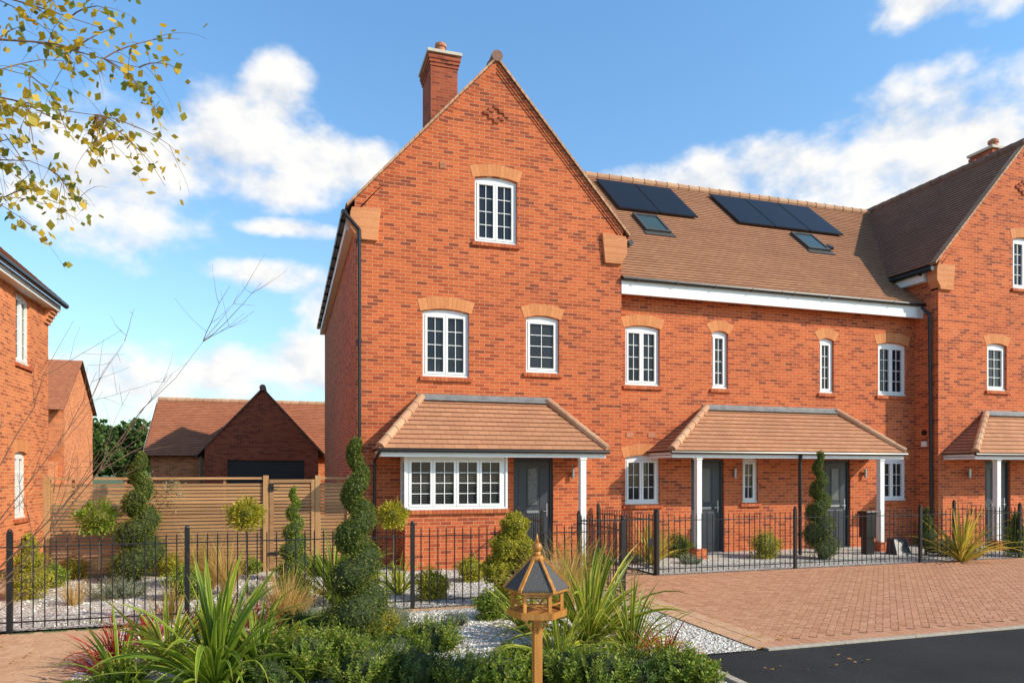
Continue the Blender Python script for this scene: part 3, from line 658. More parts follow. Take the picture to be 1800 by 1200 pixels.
border('drive_border',[(4.4,18.5,5.87,6.08,0),(4.75,18.5,10.32,10.52,0)],PAVER)
border('edging_blocks',[(4.32,4.53,5.9,8.8,1),(4.54,4.72,6.1,10.3,1),(-1.86,-1.70,1.0,8.75,1),(-1.68,4.3,8.73,8.83,0)],PAVER2,.014)
m=M()
for i in range(14): m.box(3.42,3.50,-6+i*.845+.003,-6+(i+1)*.845,-.03,.035)
o=m.obj('kerb',KERB,bevel=.008); o['kind']='structure'
m=M()
for i in range(17): m.box(4.4+i*.9+.003,4.4+(i+1)*.9,5.80,5.865,-.03,.016)
o=m.obj('road_edge_kerb',KERB,bevel=.005); o['kind']='structure'
rs=np.random.RandomState(5)
m=M(); fl=M()
for i in range(8500):
    if i<5800: x,y=rs.uniform(-1.6,3.3),rs.uniform(4.4,8.6)
    elif i<7300: x,y=rs.uniform(-3.5,4.3),rs.uniform(9,12.8)
    else: x,y=rs.uniform(3.3,4.2),rs.uniform(5.9,8.6)
    r=rs.uniform(.009,.021); a=rs.uniform(0,6.28); c,s_=math.cos(a)*r,math.sin(a)*r; zt=.012+r*rs.uniform(.4,1)
    m.add([(x+c,y+s_,.006),(x-s_,y+c,.006),(x-c,y-s_,.006),(x+s_,y-c,.006),(x+rs.uniform(-.3,.3)*r,y+rs.uniform(-.3,.3)*r,zt)],[(0,1,4),(1,2,4),(2,3,4),(3,0,4)])
    if i%16==0:
        x,y=rs.uniform(-4,5),rs.uniform(5,12.8); z=.024; fl.add([(x+c*1.5,y+s_*1.5,z),(x-s_,y+c,z+.008),(x-c*1.5,y-s_*1.5,z+.003),(x+s_,y-c,z)],[(0,1,2,3)])
o=m.obj('gravel_chips',STONES); o['kind']='stuff'; tag(o,'loose white and grey gravel chips on the beds','gravel')
o=fl.obj('fallen_leaves',DEADL); o['kind']='stuff'; tag(o,'scattered fallen autumn leaves on gravel and paving','leaves')
# ============================================================ PLANTS
def leaves(P,size,aspect,rs,up=0.0):
    n=len(P); t=rs.normal(size=(n,3)); t[:,2]+=up; t/=np.linalg.norm(t,axis=1)[:,None]
    q=rs.normal(size=(n,3)); b_=np.cross(t,q); b_/=np.linalg.norm(b_,axis=1)[:,None]
    s=size*rs.uniform(.6,1.25,size=(n,1))
    return np.stack([P-t*s,P+b_*s*aspect,P+t*s,P-b_*s*aspect],1).reshape(-1,3)
def foliage(name,P,size,mats,parent=None,core=None,aspect=.5,seed=1,up=0.0):
    rs=np.random.RandomState(seed); V=leaves(np.asarray(P),size,aspect,rs,up); n=len(P)
    cv=core.v if core else []; cf=core.f if core else []
    k=len(V); F=(np.arange(n*4).reshape(n,4)).tolist()+[[i+k for i in f] for f in cf]
    me=bpy.data.meshes.new(name); me.from_pydata(V.tolist()+list(cv),[],F)
    for m_ in mats: me.materials.append(m_)
    me.polygons.foreach_set('material_index',[0]*n+[min(1,len(mats)-1)]*len(cf)); me.update()
    o=bpy.data.objects.new(name,me); COL.objects.link(o)
    if parent: o.parent=parent
    return o
def ballpts(rs,c,r,n,sq=(1,1,1),shell=.78,lump=.12):
    d=rs.normal(size=(n,3)); d/=np.linalg.norm(d,axis=1)[:,None]
    l=1+lump*(np.sin(d[:,0]*5+c[0]*7)*np.sin(d[:,1]*6+2)+np.sin(d[:,2]*7+c[1]*9)*.7)
    rr=r*l*rs.uniform(shell,1.06,size=n)
    return np.asarray(c)+d*rr[:,None]*np.asarray(sq)
def spiral(name,label,loc,h,R,turns,n,mat=YEW,size=.014,seed=1,z0=.14):
    E=thing(name,label,'topiary',loc,'spiral topiary shrubs'); rs=np.random.RandomState(seed)
    pitch=(h-z0)/turns
    def cen(t):
        t=np.asarray(t); th=2*math.pi*turns*t+seed; rr=R*(1-.85*t)
        c=np.stack([np.cos(th)*rr*.50,np.sin(th)*rr*.50,z0+t*(h-z0)],-1)
        tr=np.maximum(.035,R*(1-.74*t)*.68)*(1+.07*np.sin(t*41+seed)+.05*np.sin(t*97+seed*2))
        return c,tr,np.minimum(tr,pitch*.46)
    t=rs.uniform(0,1,n)**1.2; c,tr,tv=cen(t); d=rs.normal(size=(n,3)); d/=np.linalg.norm(d,axis=1)[:,None]
    k=np.where(rs.rand(n)<.9,rs.uniform(.86,1.06,n),rs.uniform(1.0,1.25,n))
    P=c+d*np.stack([tr,tr,tv],-1)*k[:,None]
    core=M(); cp=[];cr=[]
    for i in range(int(turns*16)+1):
        c,a,b=cen(i/(turns*16)); cp.append(tuple(c)); cr.append(float(min(a,b*1.1))*.8)
    core.tube(cp,cr,10)
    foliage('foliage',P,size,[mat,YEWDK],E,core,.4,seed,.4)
    m=M(); m.tube([(0,0,0),(.01,0,h*.5),(0,0,h*.93)],[.025,.02,.008]); m.obj('stem',TRUNK,E,world=False)
    return E
def lollipop(label,loc,ht,r,mat=BOX,n=1500,seed=2,size=.026):
    E=thing('standard_tree',label,'topiary',loc,'ball headed standard shrubs'); rs=np.random.RandomState(seed)
    core=M(); core.sphere((0,0,ht-r),r*.55); P=ballpts(rs,(0,0,ht-r),r,n,(1,1,.9),.45,.18)
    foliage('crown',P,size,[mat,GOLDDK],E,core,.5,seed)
    m=M(); m.tube([(0,0,0),(.015,.01,ht*.4),(0,0,ht-r)],[.014,.012,.011]); m.obj('trunk',TRUNK,E,world=False); return E
def shrub(name,label,loc,balls,mat,n,size=.022,seed=3,up=0,group='low garden shrubs',aspect=.5,stems=False,shell=.6,lump=.2,cs=.66):
    E=thing(name,label,'shrub',loc,group); rs=np.random.RandomState(seed); P=[]; co=M()
    tot=sum(b_[3]**2 for b_ in balls)
    for (x,y,z,r) in balls:
        P.append(ballpts(rs,(x,y,z),r,int(n*r*r/tot),(1,1,.95),shell,lump)); co.sphere((x,y,z),r*cs,9,6)
    P=np.concatenate(P); P=P[P[:,2]>.005]
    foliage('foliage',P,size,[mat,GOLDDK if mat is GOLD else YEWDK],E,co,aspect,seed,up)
    m=M(); m.tube([(0,0,0),(0,0,balls[0][2])],[.015,.01])
    if stems:
        for (x,y,z,r) in balls[1:]: m.tube([(0,0,.05),(x*.3,y*.3,z*.5),(x,y,z)],[.018,.014,.01],6)
    m.obj('stem',TRUNK,E,world=False); return E
def sprigs(name,label,loc,R,h,nst,mat,size=.02,seed=1,lean=.5,group='low garden shrubs',aspect=.5,cat='shrub',step=.016,core=False):
    E=thing(name,label,cat,loc,group); rs=np.random.RandomState(seed); st=M(); V=[]
    for i in range(nst):
        a=rs.uniform(0,6.28); rr=R*math.sqrt(rs.uniform(0,1)); bx,by=math.cos(a)*rr*.75,math.sin(a)*rr*.75
        hh=h*rs.uniform(.6,1.12)*(1-.35*(rr/R)**2); d=np.array([math.cos(a)*lean*rr/R,math.sin(a)*lean*rr/R,1])+rs.normal(size=3)*.15; d/=np.linalg.norm(d)
        pts=[np.array([bx,by,0])]; k=5
        for j in range(k): d=d+rs.normal(size=3)*.07; d/=np.linalg.norm(d); pts.append(pts[-1]+d*hh/k)
        st.tube([tuple(p) for p in pts],[.003,.0028,.0025,.002,.0016,.001],3)
        m_=int(hh/step)
        for j in range(m_):
            q=(j+.5)/m_; 
            if q<.12: continue
            f=q*k; i0=min(int(f),k-1); c=pts[i0]*(1-(f-i0))+pts[i0+1]*(f-i0); ax=pts[i0+1]-pts[i0]; ax/=np.linalg.norm(ax)
            u=np.cross(ax,[.2,.9,.1]); u/=np.linalg.norm(u); v=np.cross(ax,u)
            for sgn in (0,1):
                th=j*1.9+sgn*math.pi+rs.uniform(-.4,.4)
                o=u*math.cos(th)+v*math.sin(th); t=o*.75+ax*.6+rs.normal(size=3)*.18; t/=np.linalg.norm(t); b_=np.cross(t,ax); b_/=max(1e-6,np.linalg.norm(b_))
                s=size*rs.uniform(.65,1.2)*(1 if q<.85 else .75); p=c+t*s*1.1
                V+=[p-t*s,p+b_*s*aspect,p+t*s,p-b_*s*aspect]
    n=len(V)//4; F=np.arange(n*4).reshape(n,4).tolist(); cf=[]
    if core:
        co=M(); co.sphere((0,0,h*.38),R*.72,12,8,(1,1,h*.5/R)); k0=len(V); V+=list(co.v); cf=[[i+k0 for i in f] for f in co.f]
    me=bpy.data.meshes.new('foliage'); me.from_pydata([tuple(v) for v in V],[],F+cf); me.materials.append(mat); me.materials.append(YEWDK)
    me.polygons.foreach_set('material_index',[0]*n+[1]*len(cf)); me.update()
    o=bpy.data.objects.new('foliage',me); COL.objects.link(o); o.parent=E
    st.obj('stems',TRUNK,E,world=False); return E
def blades(name,label,loc,n,L,w,mat,seed=1,emin=35,droop=70,cat='flax plant',group=None,seg=7,inner=.05):
    rs=random.Random(seed); m=M()
    for i in range(n):
        ph=rs.uniform(0,6.283); e=rad(rs.uniform(emin,88)); l=L*rs.uniform(.5,1.08); dr=rad(droop)*rs.uniform(.3,1.2)*(1.15-e/1.6)
        if rs.random()<.14: dr*=2.2
        ww=w*rs.uniform(.5,1.1); r0=rs.uniform(0,inner); p=Vector((math.cos(ph)*r0,math.sin(ph)*r0,0)); side=Vector((-math.sin(ph),math.cos(ph),0))
        tw=rs.uniform(-.8,.8); tw2=rs.uniform(-.9,.9); vs=[];uv=[]; ph2=ph
        for k in range(seg+1):
            s=k/seg; ee=e-dr*s*s*1.6; ph2=ph+tw2*.35*s; d=Vector((math.cos(ph2)*math.cos(ee),math.sin(ph2)*math.cos(ee),math.sin(ee)))
            up=Vector((-math.cos(ph)*math.sin(ee),-math.sin(ph)*math.sin(ee),math.cos(ee)))
            T=tw+tw2*s; sd=side*math.cos(T)+up*math.sin(T)
            hw=ww/2*(1-s**2.6)*(.55+.9*min(s*2.2,1)*.5)+.0006
            vs+=[p-sd*hw+up*hw*.35,p.copy(),p+sd*hw+up*hw*.35]; uv.append(s)
            p=p+d*(l/seg); 
            if p.z<.02: p.z=.02
        fs=[];us=[]
        for k in range(seg):
            for j in (0,1):
                fs.append((k*3+j,k*3+j+1,k*3+j+4,k*3+j+3)); us.append([(j*.5,uv[k]),(j*.5+.5,uv[k]),(j*.5+.5,uv[k+1]),(j*.5,uv[k+1])])
        m.add(vs,fs,us)
    o=m.obj(name,mat); o.location=loc; tag(o,label,cat,group); return o
TH=rad(17.5); CS,SN=math.cos(TH),math.sin(TH)
def at(b,d,z=0):   # bearing reading b and range d surveyed from the tripod -> ground plan position
    u=(b-900)/1260; return (d*(SN+CS*u),d*(CS-SN*u),z)
spiral('spiral_topiary','tall spiral clipped conifer in the white gravel bed',at(627,6.9),2.0,.31,4.6,34000,seed=1,size=.013)
spiral('spiral_topiary','spiral clipped conifer before the timber fence',at(245,11.2),1.98,.40,3.8,19000,seed=2,size=.019)
spiral('spiral_topiary','slim spiral conifer before the timber gate',at(517,11.3),1.45,.25,4.3,10000,seed=3,size=.016,mat=BOX)
spiral('spiral_topiary','spiral conifer between the two terrace porches',at(1440,14.2),2.08,.34,4.4,12000,seed=4,size=.019)
spiral('spiral_topiary','small spiral conifer by the downpipe',at(1628,14.8),.95,.24,3,5000,seed=5,size=.018)
lollipop('ball headed standard shrub in the gravel garden',at(432,10.3),1.36,.26,GOLD,2100,1)
lollipop('ball headed standard shrub near the timber fence',at(172,11.0),1.30,.30,BOX,2300,2)
lollipop('ball headed standard shrub beside the bay window',at(690,11.3),1.28,.25,GOLD,1900,3)
shrub('pompom_topiary','golden pompom conifer with several clipped balls',at(900,9.25),[(0,0,.19,.20),(-.21,.05,.46,.18),(.21,0,.42,.17),(-.10,0,.76,.18),(.17,.03,.72,.16),(.04,0,1.02,.175),(-.02,.1,.5,.14)],GOLD,15000,.018,11,stems=True,shell=.78,lump=.14,cs=.74)
shrub('conical_yew','small conical conifer next to the metal railing',at(50,9.6),[(0,0,.25,.26),(0,0,.5,.2),(0,0,.7,.13),(0,0,.82,.08)],GOLD,7000,.018,12)
shrub('conical_yew','small conical conifer beside the far porch',at(1786,14.5),[(0,0,.25,.26),(0,0,.5,.2),(0,0,.7,.13),(0,0,.82,.08)],BOX,3000,.024,13)
def ball(px,d,r,mat,seed,lab='rounded dwarf evergreen shrub on the white gravel',n=3600):
    shrub('ball_shrub',lab,at(px,d),[(0,0,r*.85,r),(r*.3,.1*r,r*.7,r*.8)],mat,n,.018,seed,.5)
for i,(px,d,r,mt) in enumerate([(827,11.2,.22,GOLD),(757,9.6,.24,GOLD),(325,9.6,.26,BOX),(300,11.8,.2,GOLD),(440,12,.16,BOX),(1345,14.2,.32,GOLD),(515,9.6,.22,BOX),(862,8.3,.19,BOX),(130,11.5,.22,GOLD),(1190,14.4,.28,BOX),(1665,14.6,.2,SILV),(1050,12,.22,BOX),(640,10.6,.2,GOLD),(90,10.6,.2,BOX),(400,11.2,.16,GOLD),(560,11.8,.18,BOX)]): ball(px,d,r,mt,20+i)
for i,(px,d,r) in enumerate([(195,9.7,.3),(225,9.8,.25),(1120,13.6,.2),(1215,13.4,.2),(700,7.5,.24),(560,8.2,.2),(1700,14.2,.22),(450,10,.16),(690,8.2,.18),(800,8.0,.14)]):
    sprigs('silver_shrub','low silvery lavender cushion on the white gravel',at(px,d),r,r*1.1,90,SILV,.022,50+i,.9,aspect=.2,step=.014)
rj=random.Random(4)
for i,(px,d,sc,mt) in enumerate([(575,6.6,1.2,BOX),(640,6.25,1.0,BOXD),(760,6.9,1.15,BOX),(540,5.9,1.25,BOX),(640,5.7,1.1,BOX),(735,5.75,1.0,BOXD),(815,5.65,1.0,BOX),(885,5.7,1.0,BOX),(1000,5.75,.95,BOX),(1060,5.65,1.05,BOX),(1120,5.7,.95,BOXD),(1180,5.8,.9,BOX),(505,6.5,.9,GOLD),(590,7.4,.9,BOX),(475,5.6,.9,BOXD),(695,6.0,.8,SILV),(1225,5.7,.7,BOX),(655,7.3,1.0,GOLD),(525,7.3,.8,BOXD),(610,6.0,1.0,BOX),(200,5.55,.7,BOX),(415,6.6,.6,GOLD),(1095,6.3,.7,BOX),(905,6.3,.6,BOX),(960,5.9,.8,BOX),(700,6.6,.9,BOX)]):
    sprigs('box_shrub','dense leafy low green shrub in the front gravel bed',at(px,d),.22*sc,.34*sc*rj.uniform(.85,1.15),140,mt,rj.uniform(.016,.022),80+i,.6,aspect=.55,core=True)
F='flax plants'
blades('flax_plant','green and yellow striped flax in the gravel bed',at(1035,7.0),130,1.15,.056,PHORM,1,18,85,group=F,seg=9)
blades('flax_plant','green and yellow striped flax in the gravel bed',at(985,6.3),60,.75,.042,PHORM,11,18,85,group=F,seg=9)
blades('flax_plant','green and yellow striped flax in the gravel bed',at(1110,6.7),60,.75,.04,PHORM,15,18,85,group=F,seg=9)
blades('flax_plant','large green flax at the front of the bed',at(380,5.6),120,1.12,.066,PHORMG,2,14,85,group=F,seg=9)
blades('flax_plant','large green flax at the front of the bed',at(295,6.2),60,.85,.05,PHORM,12,18,85,group=F,seg=9)
blades('flax_plant','large green flax at the front of the bed',at(455,5.9),60,.8,.05,PHORMG,13,20,85,group=F,seg=9)
blades('flax_plant','green flax behind the metal railing',at(590,9.3),90,1.1,.055,PHORMG,3,30,75,group=F)
blades('flax_plant','golden striped flax in the terrace garden',at(1690,13.6),100,1.2,.05,PHORMY,4,25,70,group=F)
blades('flax_plant','golden striped flax in the terrace garden',at(1143,13.2),70,1.0,.05,PHORMY,5,30,70,group=F)
blades('flax_plant','green flax close to the path',at(215,5.55),45,.7,.045,PHORMG,6,15,80,group=F)
blades('flax_plant','green and yellow striped flax in the gravel bed',at(925,7.6),55,.75,.042,PHORM,7,25,80,group=F)
blades('flax_plant','green flax behind the metal railing',at(700,10.0),40,.7,.045,PHORM,8,30,80,group=F)
for i,(px,d,n,L) in enumerate([(408,7.3,110,.5),(205,6.3,100,.5),(1165,6.2,100,.48),(440,7.9,70,.36),(262,7.0,70,.42),(180,6.0,50,.4),(345,7.6,60,.35)]):
    blades('red_cordyline','small red leaved cordyline in white gravel',at(px,d),n,L,.018,RED,30+i,25,60,'plant','red cordylines')
for i,(px,d,n,L,e) in enumerate([(368,10.4,260,.95,60),(400,10.0,200,.8,60),(500,8.0,320,.68,45),(345,10.9,180,.8,60),(985,8.4,320,1.0,45),(1160,14.0,150,.8,55),(520,8.4,160,.5,50),(1010,10.5,200,.9,55),(400,6.9,140,.5,45),(300,8.3,120,.5,50),(130,9.2,120,.4,50),(1085,7.6,160,.6,45)]):
    blades('ornamental_grass','straw coloured ornamental grass tuft in the bed',at(px,d),n,L,.0075,STRAW,50+i,e,60,'ornamental grass','ornamental grass tufts',6,.09)
E=thing('olive_tree','small airy olive tree before the timber fence','tree',at(285,12.0)); rs=np.random.RandomState(9)
P=np.concatenate([ballpts(rs,(rs.uniform(-.25,.25),rs.uniform(-.2,.2),rs.uniform(1.1,1.6)),.2,160,(1,1,1),.2) for _ in range(9)])
foliage('crown',P,.03,[SILV],E,None,.25,4)
m=M(); m.tube([(0,0,0),(.02,0,.7),(-.05,0,1.3)],[.02,.016,.01]); 
for _ in range(9):
    a=rs.uniform(0,6.28); m.tube([(0.01,0,.8),(math.cos(a)*.15,math.sin(a)*.15,1.15),(math.cos(a)*.25,math.sin(a)*.25,1.5)],[.008,.006,.003],5)
m.obj('trunk',TRUNK,E,world=False)
for i,(x,y,h,s) in enumerate([(-12.5,66,6.2,3.2),(-17,70,7.0,3.6),(-9,72,6.6,3.4),(-5,74,6,3.2),(-22,74,7.5,4)]):
    E=thing('broadleaf_tree','dark green broadleaf tree beyond the houses','tree',(x,y,0),'distant trees'); rs=np.random.RandomState(60+i)
    P=np.concatenate([ballpts(rs,(rs.uniform(-1,1)*s*.6,rs.uniform(-1,1)*s*.5,h-s*.9+rs.uniform(-.9,.9)*s*.6),s*rs.uniform(.25,.45),420,(1,1,.85),.4) for _ in range(18)])
    foliage('crown',P,.22,[OAKL],E,None,.7,i)
    m=M(); m.tube([(0,0,0),(.1,0,h*.4),(0,0,h*.8)],[.25,.2,.08]); m.obj('trunk',TRUNK,E,world=False)
def curve(p,d,L,n,rs,droop,wig=.12):
    pts=[np.array(p,float)]; d=np.array(d,float); d/=np.linalg.norm(d)
    for i in range(n):
        d=d+rs.normal(size=3)*wig*.5+np.array([0,0,-droop]); d/=np.linalg.norm(d); pts.append(pts[-1]+d*L/n)
    return pts
def birch(name,label,base,ht,limbs,leafn,seed,leaf=True,leafs=.03,prob=.72,bulge=.11):
    E=thing(name,label,'tree',base); rs=np.random.RandomState(seed)
    t=M(); tp=[(0,0,0),(.03,.02,ht*.35),(-.02,.03,ht*.7),(0,0,ht)]; t.tube(tp,[.06,.05,.03,.01],10); t.obj('trunk',BIRCH,E,world=False,smooth=True)
    b_=M(); LP=[]
    for (z,tip,r0,subs) in limbs:
        s0=np.array([0,0,z]); e=np.array(tip)-np.array(base); n=10; pts=[]
        for k in range(n+1):
            q=k/n; p=s0*(1-q)+e*q; p[2]+=math.sin(q*math.pi)*bulge*np.linalg.norm(e-s0); p+=rs.normal(size=3)*.02*q
            pts.append(p)
        b_.tube([tuple(p) for p in pts],[r0*(1-.88*k/n) for k in range(n+1)],6)
        for _ in range(subs):
            k=rs.randint(3,n+1); st=pts[k]; dirn=(pts[k]-pts[k-1]); dirn/=np.linalg.norm(dirn); dirn=dirn+rs.normal(size=3)*(.6 if leaf else .4)
            L=rs.uniform(.2,.55) if leaf else rs.uniform(.25,.7); tw=curve(st,dirn,L,6,rs,.14 if leaf else -.06)
            b_.tube([tuple(p) for p in tw],[r0*.28*(1-.8*i/6)+.0006 for i in range(7)],4)
            for _2 in range(3):
                j=rs.randint(1,6); L2=rs.uniform(.12,.4); t2=curve(tw[j],(tw[j]-tw[j-1])+rs.normal(size=3)*.06,L2,5,rs,.2 if leaf else -.03)
                b_.tube([tuple(p) for p in t2],[.0018,.0016,.0014,.0012,.001,.0008],4)
                if leaf:
                    for q in t2[1:]+tw[2:]:
                        for _3 in range(leafn):
                            if rs.rand()<prob: LP.append(q+rs.normal(size=3)*.035)
    b_.obj('branches',TWIG,E,world=False)
    if leaf: foliage('leaves',np.array(LP),leafs,[BLEAF],E,None,.72,seed)
    return E
def tip(px,py,d): 
    x,y,_=at(px,d); return (x,y,CAMZ+(830-py)/1260*d)
birch('birch_tree','silver birch with hanging twigs of yellow and green leaves',(-2.75,5.0,0),5.6,
 [(3.9,tip(240,120,4.7),.016,12),(3.5,tip(150,200,4.5),.016,12),(4.3,tip(175,50,4.6),.014,10),(3.2,tip(80,290,4.6),.014,9),(3.0,tip(10,350,4.4),.012,6),(4.6,tip(100,-40,4.7),.014,9),(3.6,tip(50,130,4.3),.014,11),(3.3,tip(10,240,4.4),.012,8)],1,5)
birch('young_birch_tree','nearly leafless young birch with thin reddish twigs',(-2.6,6.4,0),2.2,
 [(.5,tip(350,600,5.6),.009,9),(.35,tip(300,660,5.7),.008,7),(.7,tip(215,600,5.9),.007,7),(.3,tip(240,740,5.7),.006,5),(.9,tip(130,560,5.8),.008,5),(.2,tip(180,880,5.9),.006,5)],1,8,leaf=False,bulge=-.06)
# ============================================================ BIRD TABLE
bx,by,_=at(944,5.3); BT=thing('bird_table','oak bird table with hexagonal grey felt roof','bird table',(bx,by,0))
OF=rad(40.5)
def hexp(r,z): return [(r*math.cos(math.pi/3*i+OF),r*math.sin(math.pi/3*i+OF),z) for i in range(6)]
def ring(m,ro_,ri_,z0,z1):
    o_,i_=hexp(ro_,0),hexp(ri_,0)
    for i in range(6):
        j=(i+1)%6; m.add([(*o_[i][:2],z0),(*o_[j][:2],z0),(*i_[j][:2],z0),(*i_[i][:2],z0),(*o_[i][:2],z1),(*o_[j][:2],z1),(*i_[j][:2],z1),(*i_[i][:2],z1)],[(0,1,5,4),(2,3,7,6),(4,5,6,7),(0,3,2,1)])
m=M(); a=hexp(.238,.862); t_=hexp(.04,1.07); a2=hexp(.238,.850)
for i in range(6):
    p,q,u_,v_=Vector(a[i]),Vector(a[(i+1)%6]),Vector(t_[(i+1)%6]),Vector(t_[i])
    m.add([p,q,u_,v_,Vector(a2[i]),Vector(a2[(i+1)%6])],[(0,1,2,3),(4,5,1,0)])
m.quad(*a2); m.quad(*t_); ro=m.obj('roof',FELT,BT,world=False)
m=M()
for i in range(6):
    p=Vector(a[i]); A=Vector(t_[i]); d=(A-p).normalized(); p2=p-d*.015; s_=Vector((-p.y,p.x,0)).normalized()*.013; u_=Vector((0,0,.016)); l_=Vector((0,0,-.006))
    m.add([p2-s_+l_,p2+s_+l_,A+s_*.7+l_,A-s_*.7+l_,p2-s_+u_,p2+s_+u_,A+s_*.7+u_,A-s_*.7+u_],[(0,1,5,4),(4,5,6,7),(0,4,7,3),(1,2,6,5)])
ring(m,.232,.21,.832,.848)
m.obj('hip_strips',OAK,ro,world=False)
m=M(); m.cyl((0,0,1.05),(0,0,1.085),.055,.045,14); m.cyl((0,0,1.085),(0,0,1.115),.026,.03,12); m.sphere((0,0,1.15),.038,12,8); m.cyl((0,0,1.18),(0,0,1.25),.016,.003,10); m.obj('finial',OAK,ro,world=False,smooth=True)
m=M(); m.add(hexp(.20,.655)+hexp(.20,.675),[(5,4,3,2,1,0),(6,7,8,9,10,11)]+[(i,(i+1)%6,(i+1)%6+6,i+6) for i in range(6)])
ring(m,.222,.204,.648,.695); m.obj('platform',OAK,BT,world=False)
m=M(); h=hexp(.180,0)
for i in range(6):
    x,y,_=h[i]; m.box(x-.012,x+.012,y-.012,y+.012,.676,.849)
ring(m,.188,.174,.810,.831); ring(m,.186,.176,.738,.750)
m.obj('uprights',OAK,BT,world=False)
m=M(); m.box(-.032,.032,-.032,.032,0,.645); 
for dx,dy in ((1,0),(-1,0),(0,1),(0,-1)):
    m.tube([(dx*.028,dy*.028,.52),(dx*.12,dy*.12,.648)],[.011,.011],4)
m.obj('pole',OAK,BT,world=False,bevel=.004)
m=M(); x,y,_=at(1525,14.9); m.box(x-.13,x+.13,y-.1,y+.1,.35,.85); m.box(x-.15,x+.15,y-.12,y+.12,.85,.90); m.box(x-.1,x+.1,y-.08,y+.08,0,.35); o=m.obj('meter_cabinet',BLACK,bevel=.01); tag(o,'black utility cabinet beside the white porch post','cabinet')
m=M(); x,y,_=at(1580,14.9); m.add([(x-.2,y-.15,0),(x+.2,y-.15,0),(x+.2,y+.15,0),(x-.2,y+.15,0),(x-.16,y-.02,.32),(x+.16,y-.02,.32),(x+.16,y+.15,.34),(x-.16,y+.15,.34)],[(0,1,5,4),(4,5,6,7),(0,4,7,3),(1,2,6,5),(3,7,6,2)]); o=m.obj('storage_box',DOOR,bevel=.01); tag(o,'grey sloping storage box on the gravel','box')
# ============================================================ LIGHT, SKY, CAMERA
s=Vector((math.sin(rad(SUN_AZ))*math.cos(rad(SUN_EL)),math.cos(rad(SUN_AZ))*math.cos(rad(SUN_EL)),math.sin(rad(SUN_EL))))
L=bpy.data.lights.new('sun','SUN'); L.energy=5; L.angle=rad(.5); L.color=(1,.895,.72)
lo=bpy.data.objects.new('sun',L); COL.objects.link(lo); lo.rotation_euler=s.to_track_quat('Z','Y').to_euler(); lo.location=(20,-20,30)
W=bpy.data.worlds.new('World'); SC.world=W; W.use_nodes=True; nt=W.node_tree; bg=nt.nodes['Background']
sky=nd(nt,'ShaderNodeTexSky'); sky.sky_type='NISHITA'; sky.sun_disc=False; sky.sun_elevation=rad(SUN_EL); sky.sun_rotation=rad(SUN_AZ); sky.air_density=1.0; sky.dust_density=.6; sky.ozone_density=1.2
tc=nd(nt,'ShaderNodeTexCoord'); sp=nd(nt,'ShaderNodeSeparateXYZ'); nt.links.new(tc.outputs['Generated'],sp.inputs[0])
az=mth(nt,'ARCTAN2',sp.outputs[0],sp.outputs[1]); el=mth(nt,'ARCSINE',sp.outputs[2])
blobs=[(-3,23.8,5.5,3.0),(2.4,22.6,4.5,2.2),(-8,21.2,7,3.4),(-13,19,7,4),(6.5,22.6,4.2,1.8),(-.8,26.6,2.8,2.3),(-3,20.4,6,1.6),
 (45,21.6,5,3.4),(49,21.6,5,4),(39,20.9,5,2.6),(33,20.6,4.5,2.4),(27.5,20.4,4,2.2),(52.5,20,5,5),(43,18.2,12,3.3),(34,18.2,8,3),
 (48,30,3.2,1.6),(52,30,4,2.3),(-.9,14.6,4.4,1.1),(-4.5,7.5,7,2.0),(-10.5,6.5,6,2.2),(2,8.5,4.5,2.3),(3.5,12.5,2.6,2.2),(0,18.0,4,.7),(-32,18,8,4)]
fld=None
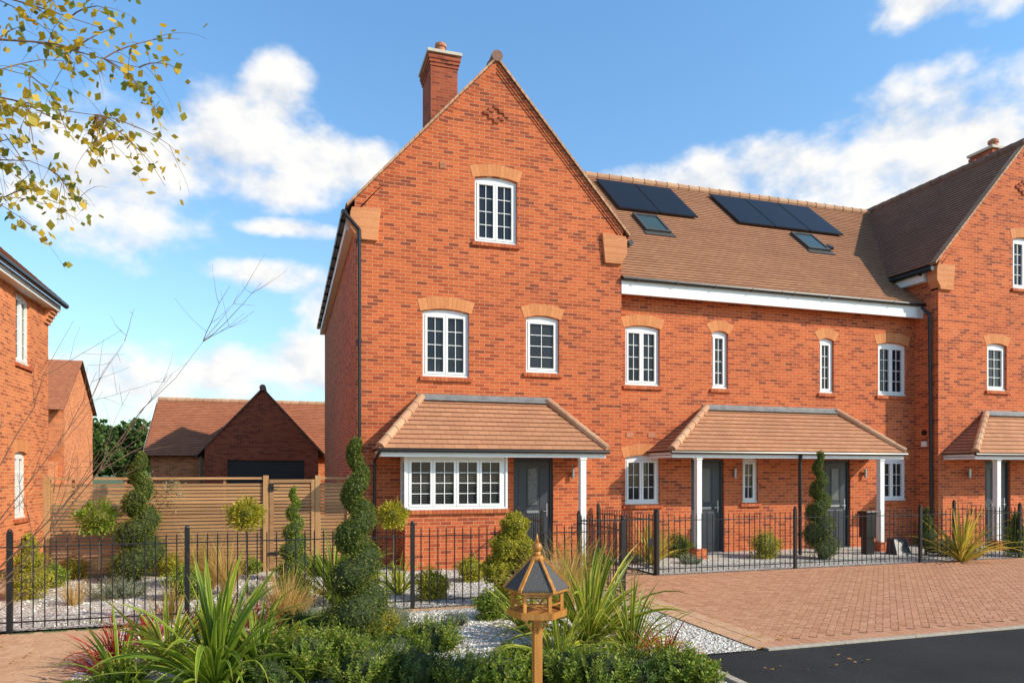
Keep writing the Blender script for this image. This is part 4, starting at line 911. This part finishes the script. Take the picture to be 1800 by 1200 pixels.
for a0,e0,ra,rb in blobs:
    a_=mth(nt,'MULTIPLY_ADD',az,1/rad(ra),-a0/ra); b_=mth(nt,'MULTIPLY_ADD',el,1/rad(rb),-e0/rb)
    q=mth(nt,'MULTIPLY_ADD',a_,a_,mth(nt,'MULTIPLY',b_,b_))
    fld=q if fld is None else mth(nt,'SMOOTH_MIN',fld,q,.5)
fld=mth(nt,'MAXIMUM',mth(nt,'SUBTRACT',1.0,fld),-1.55)
def nz(off,scale,det):
    v=nd(nt,'ShaderNodeVectorMath'); v.operation='ADD'; v.inputs[1].default_value=off; nt.links.new(tc.outputs['Generated'],v.inputs[0]); 
    mp=nd(nt,'ShaderNodeMapping'); mp.inputs['Scale'].default_value=(1,1,1.45); nt.links.new(v.outputs[0],mp.inputs[0])
    return noise(nt,scale,det,mp.outputs[0],.56)
n1=nz((0,0,0),10,9); n2=nz((.015,0,.025),10,6)
den=mth(nt,'ADD',mth(nt,'MULTIPLY',fld,.85),mth(nt,'MULTIPLY',mth(nt,'SUBTRACT',n1,.5),4.6))
mr=nd(nt,'ShaderNodeMapRange'); mr.interpolation_type='SMOOTHSTEP'; mr.inputs[1].default_value=-.5; mr.inputs[2].default_value=.85; nt.links.new(den,mr.inputs[0])
lit=mth(nt,'ADD',.72,mth(nt,'MULTIPLY',mth(nt,'SUBTRACT',n1,n2),1.8))
cc=ramp(nt,lit,[(.3,(.66,.74,.85)),(.6,(.90,.92,.95)),(.8,(1.05,1.04,1.02))])
STR=.15
grad=ramp(nt,mth(nt,'DIVIDE',el,1.57),[(0,(1.05,1.15,1.15)),(.15,(1.2,1.5,1.6)),(.38,(1.15,1.68,1.9)),(.55,(.6,.9,1.05))])
skc=mixc(nt,1,sky.outputs[0],grad,'MULTIPLY')
sc_=nd(nt,'ShaderNodeVectorMath'); sc_.operation='SCALE'; sc_.inputs[3].default_value=1/STR*.97; nt.links.new(cc,sc_.inputs[0])
fin=mixc(nt,mr.outputs[0],skc,sc_.outputs[0])
nt.links.new(fin,bg.inputs[0]); bg.inputs[1].default_value=STR
cam=bpy.data.cameras.new('camera'); co=bpy.data.objects.new('camera',cam); COL.objects.link(co); SC.camera=co
co.location=(0,0,CAMZ); co.rotation_euler=(rad(90),0,-TH); cam.sensor_width=36; cam.lens=25.2; cam.shift_y=.1278; cam.clip_end=2000
